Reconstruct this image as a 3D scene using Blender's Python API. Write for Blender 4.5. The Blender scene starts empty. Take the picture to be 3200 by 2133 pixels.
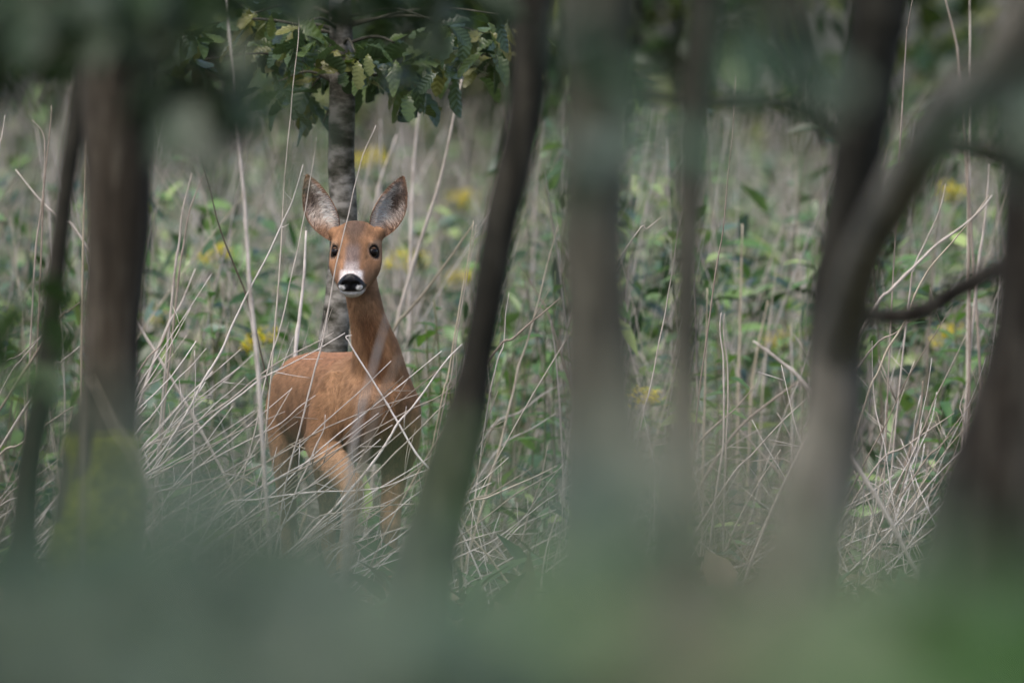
import bpy, math, random
import numpy as np
from mathutils import Vector, Matrix, noise as mnoise

random.seed(7)
rng = np.random.default_rng(11)
scene = bpy.context.scene
COL = scene.collection

# ------------------------------------------------------------------ camera, sky, sun, exposure
D = 25.4            # metres from the lens to the deer
HC = 1.064          # lens height
LENS, SENSOR = 400.0, 36.0
FPX = 3200 * LENS / SENSOR
PITCH = math.atan((1066.5 - 440.0) / FPX)
cd = bpy.data.cameras.new('camera')
cam = bpy.data.objects.new('camera', cd)
COL.objects.link(cam)
cam.location = (0, -D, HC)
cam.rotation_euler = (math.pi / 2 - PITCH, 0, 0)
cd.lens = LENS
cd.sensor_width = SENSOR
cd.clip_start = 0.1
cd.clip_end = 400
cd.dof.use_dof = True
cd.dof.focus_distance = D - 0.07
cd.dof.aperture_fstop = 4.9
cd.dof.aperture_blades = 0
scene.camera = cam

SUN_EL, SUN_AZ = math.radians(62), math.radians(215)   # azimuth clockwise from +y (behind and left of the lens)
world = bpy.data.worlds.new('World')
scene.world = world
world.use_nodes = True
wn = world.node_tree
bg = wn.nodes['Background']
sky = wn.nodes.new('ShaderNodeTexSky')
sky.sky_type = 'NISHITA'
sky.sun_disc = False
sky.sun_elevation = SUN_EL
sky.sun_rotation = SUN_AZ
sky.air_density = 1.0
sky.dust_density = 4.0
sky.ozone_density = 0.6
wn.links.new(sky.outputs['Color'], bg.inputs['Color'])
bg.inputs['Strength'].default_value = 0.15
sl = bpy.data.lights.new('sun', 'SUN')
sl.energy = 1.5
sl.angle = math.radians(40)
sl.color = (1.0, 0.95, 0.89)
sun = bpy.data.objects.new('sun', sl)
COL.objects.link(sun)
sdir = Vector((math.sin(SUN_AZ) * math.cos(SUN_EL), math.cos(SUN_AZ) * math.cos(SUN_EL), math.sin(SUN_EL)))
sun.rotation_euler = sdir.to_track_quat('Z', 'Y').to_euler()
sun.location = (0, 0, 12)
vs = scene.view_settings
vs.view_transform = 'Standard'
vs.look = 'None'
vs.gamma = 1.0
vs.use_curve_mapping = False
vs.exposure = 0.80
scene.render.engine = 'CYCLES'
scene.cycles.use_denoising = True
scene.cycles.max_bounces = 6
scene.cycles.transparent_max_bounces = 8

# ------------------------------------------------------------------ helpers
FWD = np.array((0, math.cos(PITCH), -math.sin(PITCH)))
UPV = np.array((0, math.sin(PITCH), math.cos(PITCH)))
CAM = np.array((0, -D, HC))


def P(px, py, d):
    """photo pixel (3200 wide) at distance d along the ground from the lens -> world point"""
    v = FWD + UPV * ((1066.5 - py) / FPX) + np.array(((px - 1600) / FPX, 0, 0))
    return CAM + v * (d / v[1])


def mpp(d):
    return d / FPX


def gz(x, y):
    return 0.03 * mnoise.noise(Vector((x * 0.7, y * 0.7, 3.1))) + 0.015 * mnoise.noise(Vector((x * 2.3, y * 2.3, 7.7)))


def tag(o, label=None, cat=None, group=None, kind=None):
    if label: o['label'] = label
    if cat: o['category'] = cat
    if group: o['group'] = group
    if kind: o['kind'] = kind
    return o


def link(name, data, parent=None, mat=None, loc=None):
    o = bpy.data.objects.new(name, data)
    COL.objects.link(o)
    if mat is not None and data is not None:
        data.materials.clear()
        data.materials.append(mat)
    if parent is not None:
        o.parent = parent
    if loc is not None:
        o.location = loc
    return o


def empty(name, loc):
    o = bpy.data.objects.new(name, None)
    o.empty_display_size = 0.05
    COL.objects.link(o)
    o.location = loc
    return o


def mesh_np(name, V, F, col=None, smooth=True):
    """V (n,3); F (m,k) all the same k"""
    V = np.ascontiguousarray(V, dtype=np.float32)
    F = np.ascontiguousarray(F, dtype=np.int32)
    me = bpy.data.meshes.new(name)
    me.vertices.add(len(V))
    me.vertices.foreach_set('co', V.ravel())
    k = F.shape[1]
    me.loops.add(F.size)
    me.loops.foreach_set('vertex_index', F.ravel())
    me.polygons.add(len(F))
    me.polygons.foreach_set('loop_start', np.arange(len(F), dtype=np.int32) * k)
    me.update(calc_edges=True)
    if smooth:
        me.polygons.foreach_set('use_smooth', np.ones(len(F), dtype=bool))
    if col is not None:
        set_col(me, col)
    me.validate()
    return me


def set_col(me, col, name='Col'):
    c = np.ones((len(col), 4), dtype=np.float32)
    c[:, :3] = col
    a = me.color_attributes.new(name, 'FLOAT_COLOR', 'POINT')
    a.data.foreach_set('color', c.ravel())


def catmull(pts, n):
    pts = np.asarray(pts, dtype=float)
    p = np.vstack([2 * pts[0] - pts[1], pts, 2 * pts[-1] - pts[-2]])
    out = []
    for i in range(1, len(p) - 2):
        for k in range(n):
            t = k / n
            out.append(0.5 * (2 * p[i] + (p[i + 1] - p[i - 1]) * t + (2 * p[i - 1] - 5 * p[i] + 4 * p[i + 1] - p[i + 2]) * t * t
                              + (3 * p[i] - p[i - 1] - 3 * p[i + 1] + p[i + 2]) * t ** 3))
    out.append(p[-2])
    return np.array(out)


def tube(path, rad, sides=6, rough=0.0, seed=0.0, caps=True, fscale=6.0):
    """path (n,3), rad (n,) -> V,F quads (caps as degenerate-free fans folded in quads)"""
    path = np.asarray(path, float)
    rad = np.asarray(rad, float)
    n = len(path)
    T = np.gradient(path, axis=0)
    T /= np.linalg.norm(T, axis=1)[:, None] + 1e-12
    ref = np.array((0.0, 1.0, 0.0)) if abs(T[0][1]) < 0.8 else np.array((1.0, 0, 0))
    V = np.zeros((n, sides, 3))
    ang = np.arange(sides) / sides * 2 * math.pi
    a = None
    for i in range(n):
        r = ref if a is None else a
        a = r - T[i] * np.dot(r, T[i])
        a /= np.linalg.norm(a) + 1e-12
        b = np.cross(T[i], a)
        rr = np.full(sides, rad[i])
        if rough:
            for k in range(sides):
                q = path[i] + rad[i] * (a * math.cos(ang[k]) + b * math.sin(ang[k]))
                f1 = mnoise.noise(Vector((q[0] * fscale * 5 + seed, q[1] * fscale * 5, q[2] * fscale)))
                f2 = mnoise.noise(Vector((q[0] * fscale * 1.2, q[1] * fscale * 1.2 + seed, q[2] * fscale * 0.7)))
                rr[k] *= 1 + rough * (0.6 * f1 + f2)
        V[i] = path[i] + rr[:, None] * (np.cos(ang)[:, None] * a + np.sin(ang)[:, None] * b)
    V = V.reshape(-1, 3)
    F = []
    for i in range(n - 1):
        for k in range(sides):
            k2 = (k + 1) % sides
            F.append((i * sides + k, i * sides + k2, (i + 1) * sides + k2, (i + 1) * sides + k))
    if caps:
        for base, flip in ((0, True), ((n - 1) * sides, False)):
            for k in range(1, sides // 2):
                q = (base + k - 1 if k > 1 else base, base + k, base + sides - k - 1, base + (sides - k) % sides)
                if len(set(q)) == 4:
                    F.append(q[::-1] if flip else q)
    return V, np.array(F, dtype=np.int32)


def tube_mesh(name, path, rad, **k):
    V, F = tube(path, rad, **k)
    return mesh_np(name, V, F)


def merge(parts):
    Vs, Fs, Cs, o = [], [], [], 0
    for p in parts:
        Vs.append(p[0]); Fs.append(np.asarray(p[1]) + o); o += len(p[0])
        if len(p) > 2: Cs.append(p[2])
    return (np.vstack(Vs), np.vstack(Fs), np.vstack(Cs) if Cs else None)


def many_stalks(base, height, leanx, leany, bend, radius, col, seg=5, sides=3):
    """vectorised thin stems"""
    N = len(base)
    t = np.linspace(0, 1, seg + 1)
    L = height[:, None]
    x = base[:, 0:1] + L * (leanx[:, None] * t + bend[:, 0:1] * t * t)
    y = base[:, 1:2] + L * (leany[:, None] * t + bend[:, 1:2] * t * t)
    hor = np.sqrt((leanx[:, None] + bend[:, 0:1] * t) ** 2 + (leany[:, None]) ** 2)
    z = base[:, 2:3] + L * t / np.sqrt(1 + hor ** 2)
    C = np.stack([x, y, z], -1)
    r = radius[:, None] * (1 - 0.65 * t)
    ang = np.arange(sides) / sides * 2 * math.pi
    V = C[:, :, None, :] + np.stack([np.cos(ang), np.sin(ang), 0 * ang], -1)[None, None] * r[:, :, None, None]
    i0 = (np.arange(N) * (seg + 1) * sides)[:, None, None]
    ii = np.arange(seg)[None, :, None] * sides
    kk = np.arange(sides)[None, None, :]
    k2 = (kk + 1) % sides
    F = np.stack([i0 + ii + kk, i0 + ii + k2, i0 + ii + sides + k2, i0 + ii + sides + kk], -1).reshape(-1, 4)
    Cc = np.repeat(col, (seg + 1) * sides, axis=0)
    return V.reshape(-1, 3), F, Cc


def many_leaves(pos, axis, up, length, width, col, fold=0.25, droop=0.25):
    """vectorised folded pointed leaves: 8 verts, 6 quads-ish (3 stations x 2 sides)"""
    N = len(pos)
    axis = axis / (np.linalg.norm(axis, axis=1)[:, None] + 1e-9)
    side = np.cross(axis, up)
    side /= np.linalg.norm(side, axis=1)[:, None] + 1e-9
    nrm = np.cross(side, axis)
    L = length[:, None]; W = width[:, None]
    st = [(0.0, 0.06), (0.3, 0.5), (0.62, 0.42), (1.0, 0.03)]
    V = []
    for t, w in st:
        c = pos + axis * (L * t) - nrm * (L * droop * t * t)
        V += [c - side * (W * w) + nrm * (W * w * fold), c, c + side * (W * w) + nrm * (W * w * fold)]
    V = np.stack(V, 1)
    f = []
    for i in range(3):
        a = i * 3
        f += [(a, a + 1, a + 4, a + 3), (a + 1, a + 2, a + 5, a + 4)]
    F = (np.arange(N) * 12)[:, None, None] + np.array(f)[None]
    return V.reshape(-1, 3), F.reshape(-1, 4), np.repeat(col, 12, axis=0)


def rand_dirs(n, zbias=0.0):
    v = rng.normal(size=(n, 3))
    v[:, 2] = v[:, 2] * 0.6 + zbias
    return v / np.linalg.norm(v, axis=1)[:, None]


# ------------------------------------------------------------------ materials
def mat(name):
    m = bpy.data.materials.new(name)
    m.use_nodes = True
    nt = m.node_tree
    return m, nt, nt.nodes, nt.links, nt.nodes['Principled BSDF']


def mixc(n, l, a, b, fac, mode='MIX'):
    x = n.new('ShaderNodeMix'); x.data_type = 'RGBA'; x.blend_type = mode
    for k, v in ((6, a), (7, b)):
        if isinstance(v, tuple): x.inputs[k].default_value = (*v, 1)
        else: l.new(v, x.inputs[k])
    if isinstance(fac, (int, float)): x.inputs[0].default_value = fac
    else: l.new(fac, x.inputs[0])
    return x.outputs[2]


def noise_n(n, l, scale, detail=4, stretch=None, rough=0.6):
    tc = n.new('ShaderNodeTexCoord')
    src = tc.outputs['Object']
    if stretch:
        mp = n.new('ShaderNodeMapping'); mp.inputs['Scale'].default_value = stretch
        l.new(src, mp.inputs['Vector']); src = mp.outputs['Vector']
    t = n.new('ShaderNodeTexNoise')
    t.inputs['Scale'].default_value = scale; t.inputs['Detail'].default_value = detail
    t.inputs['Roughness'].default_value = rough
    l.new(src, t.inputs['Vector'])
    return t.outputs['Fac']


def ramp(n, l, fac, stops):
    r = n.new('ShaderNodeValToRGB')
    e = r.color_ramp.elements
    while len(e) < len(stops): e.new(0.5)
    for k, (p, c) in enumerate(stops):
        e[k].position = p; e[k].color = (*c, 1)
    l.new(fac, r.inputs['Fac'])
    return r.outputs['Color']


def bark_mat(name, dark, mid, light, stretch=(1, 1, 0.22), scale=28, bump=0.6, spread=0.18):
    m, nt, n, l, b = mat(name)
    f = noise_n(n, l, scale, 6, stretch, 0.68)
    c = ramp(n, l, f, [(0.5 - spread, dark), (0.5, mid), (0.5 + spread, light)])
    f2 = noise_n(n, l, 5, 3)
    c = mixc(n, l, c, ramp(n, l, f2, [(0.35, (0.55, 0.55, 0.5)), (0.65, (1.25, 1.2, 1.1))]), 0.8, 'MULTIPLY')
    l.new(c, b.inputs['Base Color'])
    b.inputs['Roughness'].default_value = 0.85
    b.inputs['Specular IOR Level'].default_value = 0.25
    bp = n.new('ShaderNodeBump'); bp.inputs['Strength'].default_value = bump; bp.inputs['Distance'].default_value = 0.006
    l.new(f, bp.inputs['Height']); l.new(bp.outputs['Normal'], b.inputs['Normal'])
    return m


def leaf_shader(nt, n, l, b, col, trans=0.3, rough=0.42, spec=0.5):
    l.new(col, b.inputs['Base Color'])
    b.inputs['Roughness'].default_value = rough
    b.inputs['Specular IOR Level'].default_value = spec
    tr = n.new('ShaderNodeBsdfTranslucent')
    l.new(mixc(n, l, col, (1.3, 1.5, 0.6), 0.7, 'MULTIPLY'), tr.inputs['Color'])
    ms = n.new('ShaderNodeMixShader'); ms.inputs[0].default_value = trans
    l.new(b.outputs[0], ms.inputs[1]); l.new(tr.outputs[0], ms.inputs[2])
    l.new(ms.outputs[0], n['Material Output'].inputs['Surface'])


def leaf_mat_random(name, stops, trans=0.3, rough=0.42, vein=True):
    m, nt, n, l, b = mat(name)
    oi = n.new('ShaderNodeObjectInfo')
    c = ramp(n, l, oi.outputs['Random'], stops)
    f = noise_n(n, l, 60, 3)
    c = mixc(n, l, c, ramp(n, l, f, [(0.3, (0.7, 0.72, 0.7)), (0.7, (1.2, 1.2, 1.15))]), 0.8, 'MULTIPLY')
    leaf_shader(nt, n, l, b, c, trans, rough)
    if vein:
        bp = n.new('ShaderNodeBump'); bp.inputs['Strength'].default_value = 0.22; bp.inputs['Distance'].default_value = 0.003
        tc = n.new('ShaderNodeTexCoord')
        sx = n.new('ShaderNodeSeparateXYZ'); l.new(tc.outputs['Object'], sx.inputs[0])
        ab = n.new('ShaderNodeMath'); ab.operation = 'ABSOLUTE'; l.new(sx.outputs['X'], ab.inputs[0])
        ad = n.new('ShaderNodeMath'); ad.operation = 'MULTIPLY_ADD'; ad.inputs[1].default_value = -0.7
        l.new(ab.outputs[0], ad.inputs[0]); l.new(sx.outputs['Y'], ad.inputs[2])
        sn = n.new('ShaderNodeMath'); sn.operation = 'SINE'
        mu = n.new('ShaderNodeMath'); mu.operation = 'MULTIPLY'; mu.inputs[1].default_value = 560
        l.new(ad.outputs[0], mu.inputs[0]); l.new(mu.outputs[0], sn.inputs[0])
        l.new(sn.outputs[0], bp.inputs['Height']); l.new(bp.outputs['Normal'], b.inputs['Normal'])
    return m


def leaf_mat_attr(name, trans=0.3, rough=0.45):
    m, nt, n, l, b = mat(name)
    a = n.new('ShaderNodeAttribute'); a.attribute_name = 'Col'
    f = noise_n(n, l, 40, 3)
    c = mixc(n, l, a.outputs['Color'], ramp(n, l, f, [(0.3, (0.75, 0.75, 0.75)), (0.7, (1.2, 1.2, 1.2))]), 0.8, 'MULTIPLY')
    leaf_shader(nt, n, l, b, c, trans, rough)
    return m


def stalk_mat(name, stops, attr=False):
    m, nt, n, l, b = mat(name)
    if attr:
        a = n.new('ShaderNodeAttribute'); a.attribute_name = 'Col'; c = a.outputs['Color']
    else:
        oi = n.new('ShaderNodeObjectInfo')
        c = ramp(n, l, oi.outputs['Random'], stops)
    f = noise_n(n, l, 30, 5, None, 0.7)
    c = mixc(n, l, c, ramp(n, l, f, [(0.3, (0.5, 0.46, 0.42)), (0.48, (0.95, 0.93, 0.9)), (0.7, (1.2, 1.2, 1.2))]), 0.9, 'MULTIPLY')
    l.new(c, b.inputs['Base Color'])
    b.inputs['Roughness'].default_value = 0.6
    b.inputs['Specular IOR Level'].default_value = 0.35
    return m


M = {}
M['bark_dark'] = bark_mat('bark_dark', (0.012, 0.011, 0.008), (0.030, 0.028, 0.022), (0.062, 0.058, 0.047))
M['bark_grey'] = bark_mat('bark_grey', (0.028, 0.028, 0.022), (0.070, 0.068, 0.055), (0.125, 0.122, 0.100))
M['bark_pale'] = bark_mat('bark_pale', (0.07, 0.066, 0.056), (0.15, 0.142, 0.125), (0.24, 0.23, 0.205))
M['bark_brown'] = bark_mat('bark_brown', (0.012, 0.009, 0.006), (0.045, 0.037, 0.028), (0.12, 0.108, 0.09), (1, 1, 0.12), 34, 0.8)
M['bark_sapling'] = bark_mat('bark_sapling', (0.022, 0.022, 0.014), (0.10, 0.095, 0.085), (0.27, 0.26, 0.25), (0.45, 0.45, 1.0), 26, 0.6, 0.11)
M['moss'] = bark_mat('moss', (0.04, 0.05, 0.004), (0.11, 0.13, 0.012), (0.20, 0.23, 0.03), (1, 1, 1), 60, 1.0)
M['oak_leaf'] = leaf_mat_random('oak_leaf', [(0.0, (0.03, 0.055, 0.026)), (0.4, (0.05, 0.082, 0.036)), (0.75, (0.078, 0.115, 0.034)), (0.96, (0.14, 0.14, 0.04))], 0.25, 0.33)
M['herb_leaf'] = leaf_mat_random('herb_leaf', [(0.0, (0.04, 0.10, 0.03)), (0.5, (0.07, 0.16, 0.045)), (1.0, (0.11, 0.19, 0.05))], 0.35, 0.45, False)
M['herb_stem'] = stalk_mat('herb_stem', [(0.0, (0.06, 0.09, 0.03)), (1.0, (0.12, 0.12, 0.05))])
M['foliage'] = leaf_mat_attr('foliage', 0.25, 0.36)
M['foliage_dull'] = leaf_mat_attr('foliage_dull', 0.15, 0.5)
M['stalk'] = stalk_mat('stalk', [(0.0, (0.22, 0.18, 0.145)), (0.4, (0.38, 0.335, 0.30)), (0.8, (0.52, 0.475, 0.45)), (1.0, (0.36, 0.31, 0.23))])
M['stalk_pale'] = stalk_mat('stalk_pale', [(0.0, (0.50, 0.455, 0.43)), (1.0, (0.64, 0.60, 0.585))])
M['stalk_dark'] = stalk_mat('stalk_dark', [(0.0, (0.07, 0.06, 0.045)), (1.0, (0.11, 0.09, 0.06))])
M['stalk_attr'] = stalk_mat('stalk_attr', None, True)


def yellow_mat():
    m, nt, n, l, b = mat('yellow_petals')
    f = noise_n(n, l, 120, 2)
    c = ramp(n, l, f, [(0.3, (0.55, 0.42, 0.015)), (0.7, (0.80, 0.68, 0.05))])
    leaf_shader(nt, n, l, b, c, 0.3, 0.6, 0.3)
    return m


M['petal'] = yellow_mat()


def ground_mat():
    m, nt, n, l, b = mat('ground')
    f = noise_n(n, l, 9, 8, None, 0.7)
    c = ramp(n, l, f, [(0.3, (0.02, 0.022, 0.01)), (0.48, (0.05, 0.055, 0.022)), (0.6, (0.10, 0.085, 0.05)), (0.75, (0.17, 0.14, 0.10))])
    l.new(c, b.inputs['Base Color']); b.inputs['Roughness'].default_value = 0.95
    bp = n.new('ShaderNodeBump'); bp.inputs['Strength'].default_value = 0.8; bp.inputs['Distance'].default_value = 0.03
    l.new(f, bp.inputs['Height']); l.new(bp.outputs['Normal'], b.inputs['Normal'])
    return m


M['ground'] = ground_mat()

# ------------------------------------------------------------------ ground
def build_ground():
    xs = np.concatenate([[-250, -80, -30], np.linspace(-12, 12, 97), [30, 80, 250]])
    ys = np.concatenate([[-60, -40], np.linspace(-28, 45, 220), [60, 100, 300]])
    V = np.array([(x, y, gz(x, y)) for y in ys for x in xs])
    nx = len(xs)
    F = [(j * nx + i, j * nx + i + 1, (j + 1) * nx + i + 1, (j + 1) * nx + i) for j in range(len(ys) - 1) for i in range(nx - 1)]
    o = link('ground', mesh_np('ground', V, F), mat=M['ground'])
    tag(o, kind='structure')


build_ground()


# ------------------------------------------------------------------ leaves shared by the trees
def oak_leaf_mesh(seed, L=0.085, Wd=0.05):
    r = random.Random(seed)
    st = [(0.0, 0.04), (0.12, 0.10), (0.24, 0.46), (0.32, 0.36), (0.44, 0.80), (0.53, 0.62), (0.66, 1.0), (0.76, 0.72), (0.86, 0.80), (0.95, 0.46), (1.0, 0.10)]
    V, F = [], []
    curl, fold, twist = r.uniform(-0.2, 0.8), r.uniform(-0.2, 0.6), r.uniform(-0.9, 0.9)
    for t, w in st:
        z = -curl * L * t * t + 0.012 * L * math.sin(9 * t + seed)
        for sd in (-1, 0, 1):
            ww = w * Wd * 0.5 * (1 + r.uniform(-0.15, 0.15)) if sd else 0
            tw = twist * t
            x = sd * ww * math.cos(tw)
            zz = z + abs(sd) * ww * fold + sd * ww * math.sin(tw)
            V.append((x, L * (t - (0.04 if sd and w > 0.5 else 0)), zz))
    for i in range(len(st) - 1):
        a = i * 3
        F += [(a, a + 1, a + 4, a + 3), (a + 1, a + 2, a + 5, a + 4)]
    me = mesh_np('leaf', np.array(V), F)
    me.materials.append(M['oak_leaf'])
    return me


OAK = [oak_leaf_mesh(k) for k in range(6)]


def look_rot(direction, roll):
    q = Vector(direction).to_track_quat('Y', 'Z')
    return (q.to_matrix() @ Matrix.Rotation(roll, 3, 'Y')).to_euler()


def crown_mesh(name, blobs, n, size, cols, seed):
    """blobs: (x,y,z,rx,ry,rz). leaf clumps scattered through each blob"""
    r = np.random.default_rng(seed)
    blobs = np.array(blobs, float)
    k = r.integers(0, len(blobs), n)
    u = r.normal(size=(n, 3)); u /= np.linalg.norm(u, axis=1)[:, None]
    rad = r.random(n) ** 0.5
    clump = r.normal(size=(60, 3)) * 0.9
    ck = r.integers(0, 60, n)
    p = blobs[k, :3] + blobs[k, 3:] * (0.55 * u * rad[:, None] + 0.45 * clump[ck])
    ax = r.normal(size=(n, 3)); ax[:, 2] -= 0.35
    up = r.normal(size=(n, 3)) * 0.5 + np.array((0, 0, 1))
    s = size * r.uniform(0.6, 1.25, n)
    cols = np.array(cols)
    c = cols[r.integers(0, len(cols), n)] * r.uniform(0.75, 1.25, (n, 1))
    V, F, C = many_leaves(p, ax, up, s, s * r.uniform(0.45, 0.7, n), c)
    return mesh_np(name, V, F, C)


GREENS = [(0.035, 0.07, 0.022), (0.05, 0.10, 0.03), (0.075, 0.12, 0.03), (0.045, 0.085, 0.045)]


# ------------------------------------------------------------------ foreground trees
def make_tree(name, label, pts, d, bark, top=5.0, lean=(0.0, 0.0), crown=True, seed=0, limbs=(), rough=0.07, crown_n=4200, crown_r=1.15, crown_z=None, group=None):
    m = mpp(d)
    wpts = [(*P(q[0], q[1], q[3] if len(q) > 3 else d), q[2] * mpp(q[3] if len(q) > 3 else d)) for q in pts]
    lo = wpts[-1]
    # carry the stem on down to the ground with a root flare
    k = wpts[-2]
    dx = (lo[0] - k[0]) / max(k[2] - lo[2], 1e-3)
    zs = lo[2]
    for f in (0.45, 0.15, -0.02):
        wpts.append((lo[0] + dx * (zs - zs * f) * 0.5, lo[1], zs * f if f > 0 else -0.08, lo[3] * (1 + 0.45 * (1 - max(f, 0)) ** 3)))
    wpts = wpts[::-1]
    hi = wpts[-1]
    h = hi[2]
    steps = 4
    for i in range(1, steps + 1):
        f = i / steps
        wpts.append((hi[0] + lean[0] * (top - h) * f + 0.05 * math.sin(i * 2.1 + seed), hi[1] + lean[1] * (top - h) * f, h + (top - h) * f, hi[3] * (1 - 0.8 * f)))
    w = catmull(wpts, 7)
    base = wpts[0]
    root = empty(name, (base[0], base[1], 0.0))
    off = np.array((base[0], base[1], 0.0))
    path = w[:, :3] - off
    me = tube_mesh('trunk', path, np.maximum(w[:, 3], 0.004), sides=20, rough=rough, seed=seed * 3.7)
    link('trunk', me, root, bark)
    r = random.Random(seed)
    for lp in limbs:       # (list of (px,py,hw), d)
        lpts = np.array([(*(P(px, py, lp[1]) - off), hw * mpp(lp[1])) for px, py, hw in lp[0]])
        c = catmull(lpts, 6)
        link('limb', tube_mesh('limb', c[:, :3], c[:, 3], sides=9, rough=0.12, seed=seed), root, bark)
    if crown:
        cz = crown_z or (top * 0.72)
        tips = []
        for i in range(5):
            z = h + (top - h) * (0.38 + 0.13 * i)
            j = int(np.argmin(abs(path[:, 2] - z)))
            a = r.uniform(0, 6.28)
            e = path[j] + np.array((math.cos(a), math.sin(a), 0.75)) * crown_r * r.uniform(0.6, 0.95)
            mid = (path[j] + e) / 2 + np.array((0, 0, -0.06))
            c = catmull([path[j], mid, e], 5)
            rr = np.linspace(w[j, 3] * 0.55, 0.004, len(c))
            link('limb', tube_mesh('limb', c, rr, sides=7), root, bark)
            tips.append(e)
        blobs = [(*t, 0.55 * crown_r, 0.55 * crown_r, 0.4 * crown_r) for t in tips] + [(path[-1][0], path[-1][1], top - 0.1, 0.6 * crown_r, 0.6 * crown_r, 0.5 * crown_r)]
        link('crown', crown_mesh('crown', blobs, crown_n, 0.13, GREENS, seed), root, M['foliage'])
    tag(root, label, 'tree', group)
    return root, off


t1, off1 = make_tree('mossy_tree', 'stout brown trunk with a yellow-green mossy foot beside a thin leaning stem',
                [(368, -200, 112), (366, 0, 110), (362, 400, 106), (366, 700, 100), (352, 1000, 94), (345, 1250, 94), (322, 1370, 108), (306, 1500, 122), (300, 1750, 135), (296, 2100, 145)],
                19.0, M['bark_brown'], seed=1, rough=0.10)
# moss sleeve round the foot of the mossy tree
mp_ = [(*P(px, py, 19.0), hw * mpp(19.0)) for px, py, hw in [(340, 1335, 88), (330, 1372, 116), (312, 1450, 124), (304, 1550, 133), (300, 1750, 142), (296, 2100, 152)]]
lo = mp_[-1]
mp_ += [(lo[0], lo[1], lo[2] * 0.4, lo[3] * 1.1), (lo[0], lo[1], -0.03, lo[3] * 1.35)]
mc = catmull(mp_, 6)
link('moss', tube_mesh('moss', mc[:, :3] - off1, mc[:, 3], sides=28, rough=0.22, seed=5, caps=False, fscale=9), t1, M['moss'])
make_tree('thin_tree', 'thin dark stem leaning away beside the stout mossy trunk',
          [(280, -100, 34), (256, 250, 30), (205, 600, 30), (165, 950, 32), (140, 1200, 36), (98, 1400, 36), (76, 1600, 40), (60, 1850, 46)],
          19.6, M['bark_dark'], seed=2, top=4.0, lean=(0.12, 0), crown_n=2600)
make_tree('leaning_tree', 'dark slender trunk leaning between the deer and the thick grey trunk',
          [(1665, -150, 56), (1658, 100, 55), (1640, 350, 55), (1592, 580, 57), (1565, 700, 55), (1513, 1000, 50), (1486, 1150, 54), (1455, 1300, 68), (1400, 1500, 80), (1345, 1700, 86), (1290, 2000, 95)],
          18.4, M['bark_dark'], seed=3, lean=(0.05, 0.02))
make_tree('grey_tree', 'thick upright grey-green trunk between two slender stems',
          [(1868, -200, 118), (1866, 300, 112), (1856, 700, 104), (1864, 1000, 104), (1872, 1300, 118), (1876, 1600, 128), (1878, 2000, 138)],
          14.6, M['bark_grey'], seed=4)
make_tree('slender_tree', 'slender straight grey stem standing alone behind the thick grey trunk',
          [(2210, -100, 46), (2182, 200, 46), (2160, 500, 46), (2150, 800, 45), (2140, 1100, 44), (2134, 1400, 46), (2125, 1700, 52), (2118, 2050, 58)],
          15.6, M['bark_grey'], seed=5, top=4.4, lean=(0.04, 0), crown_n=2600)
make_tree('dark_tree', 'dark upright trunk crossed low down by a leaning grey trunk',
          [(2768, -150, 92), (2738, 100, 90), (2708, 300, 86), (2672, 550, 78), (2636, 750, 74), (2606, 900, 72), (2585, 1100, 68), (2572, 1300, 66), (2550, 1700, 74), (2530, 2000, 80)],
          17.0, M['bark_dark'], seed=6, lean=(0.06, 0.05),
          limbs=[([(2670, 500, 26), (2600, 425, 22), (2520, 360, 20), (2400, 322, 20), (2200, 322, 18), (1960, 300, 12)], 17.0)])
make_tree('slanting_tree', 'grey trunk slanting across the dark upright trunk',
          [(3190, 60, 74, 12.9), (2990, 300, 80, 13.3), (2862, 510, 82, 13.7), (2778, 660, 74, 13.9), (2705, 800, 70, 14.1), (2662, 950, 74, 14.3), (2628, 1100, 92), (2610, 1300, 100), (2565, 1500, 110), (2505, 1700, 108), (2440, 2000, 116)],
          14.4, M['bark_pale'], seed=7, top=4.2, lean=(0.4, -0.2))
make_tree('edge_tree', 'broad dark brown trunk with a low side branch reaching towards the slanting trunk',
          [(3262, -150, 128), (3262, 400, 128), (3252, 800, 130), (3240, 1000, 135), (3206, 1200, 150), (3160, 1400, 165), (3120, 1550, 180), (3080, 1750, 192), (3050, 2050, 205)],
          16.4, M['bark_brown'], seed=8,
          limbs=[([(3230, 800, 34), (3120, 838, 32), (3000, 905, 34), (2860, 980, 36), (2720, 985, 30), (2640, 975, 14)], 17.2),
                 ([(3230, 500, 40), (3120, 488, 32), (3010, 470, 24), (2900, 470, 12)], 16.0)])


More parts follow.
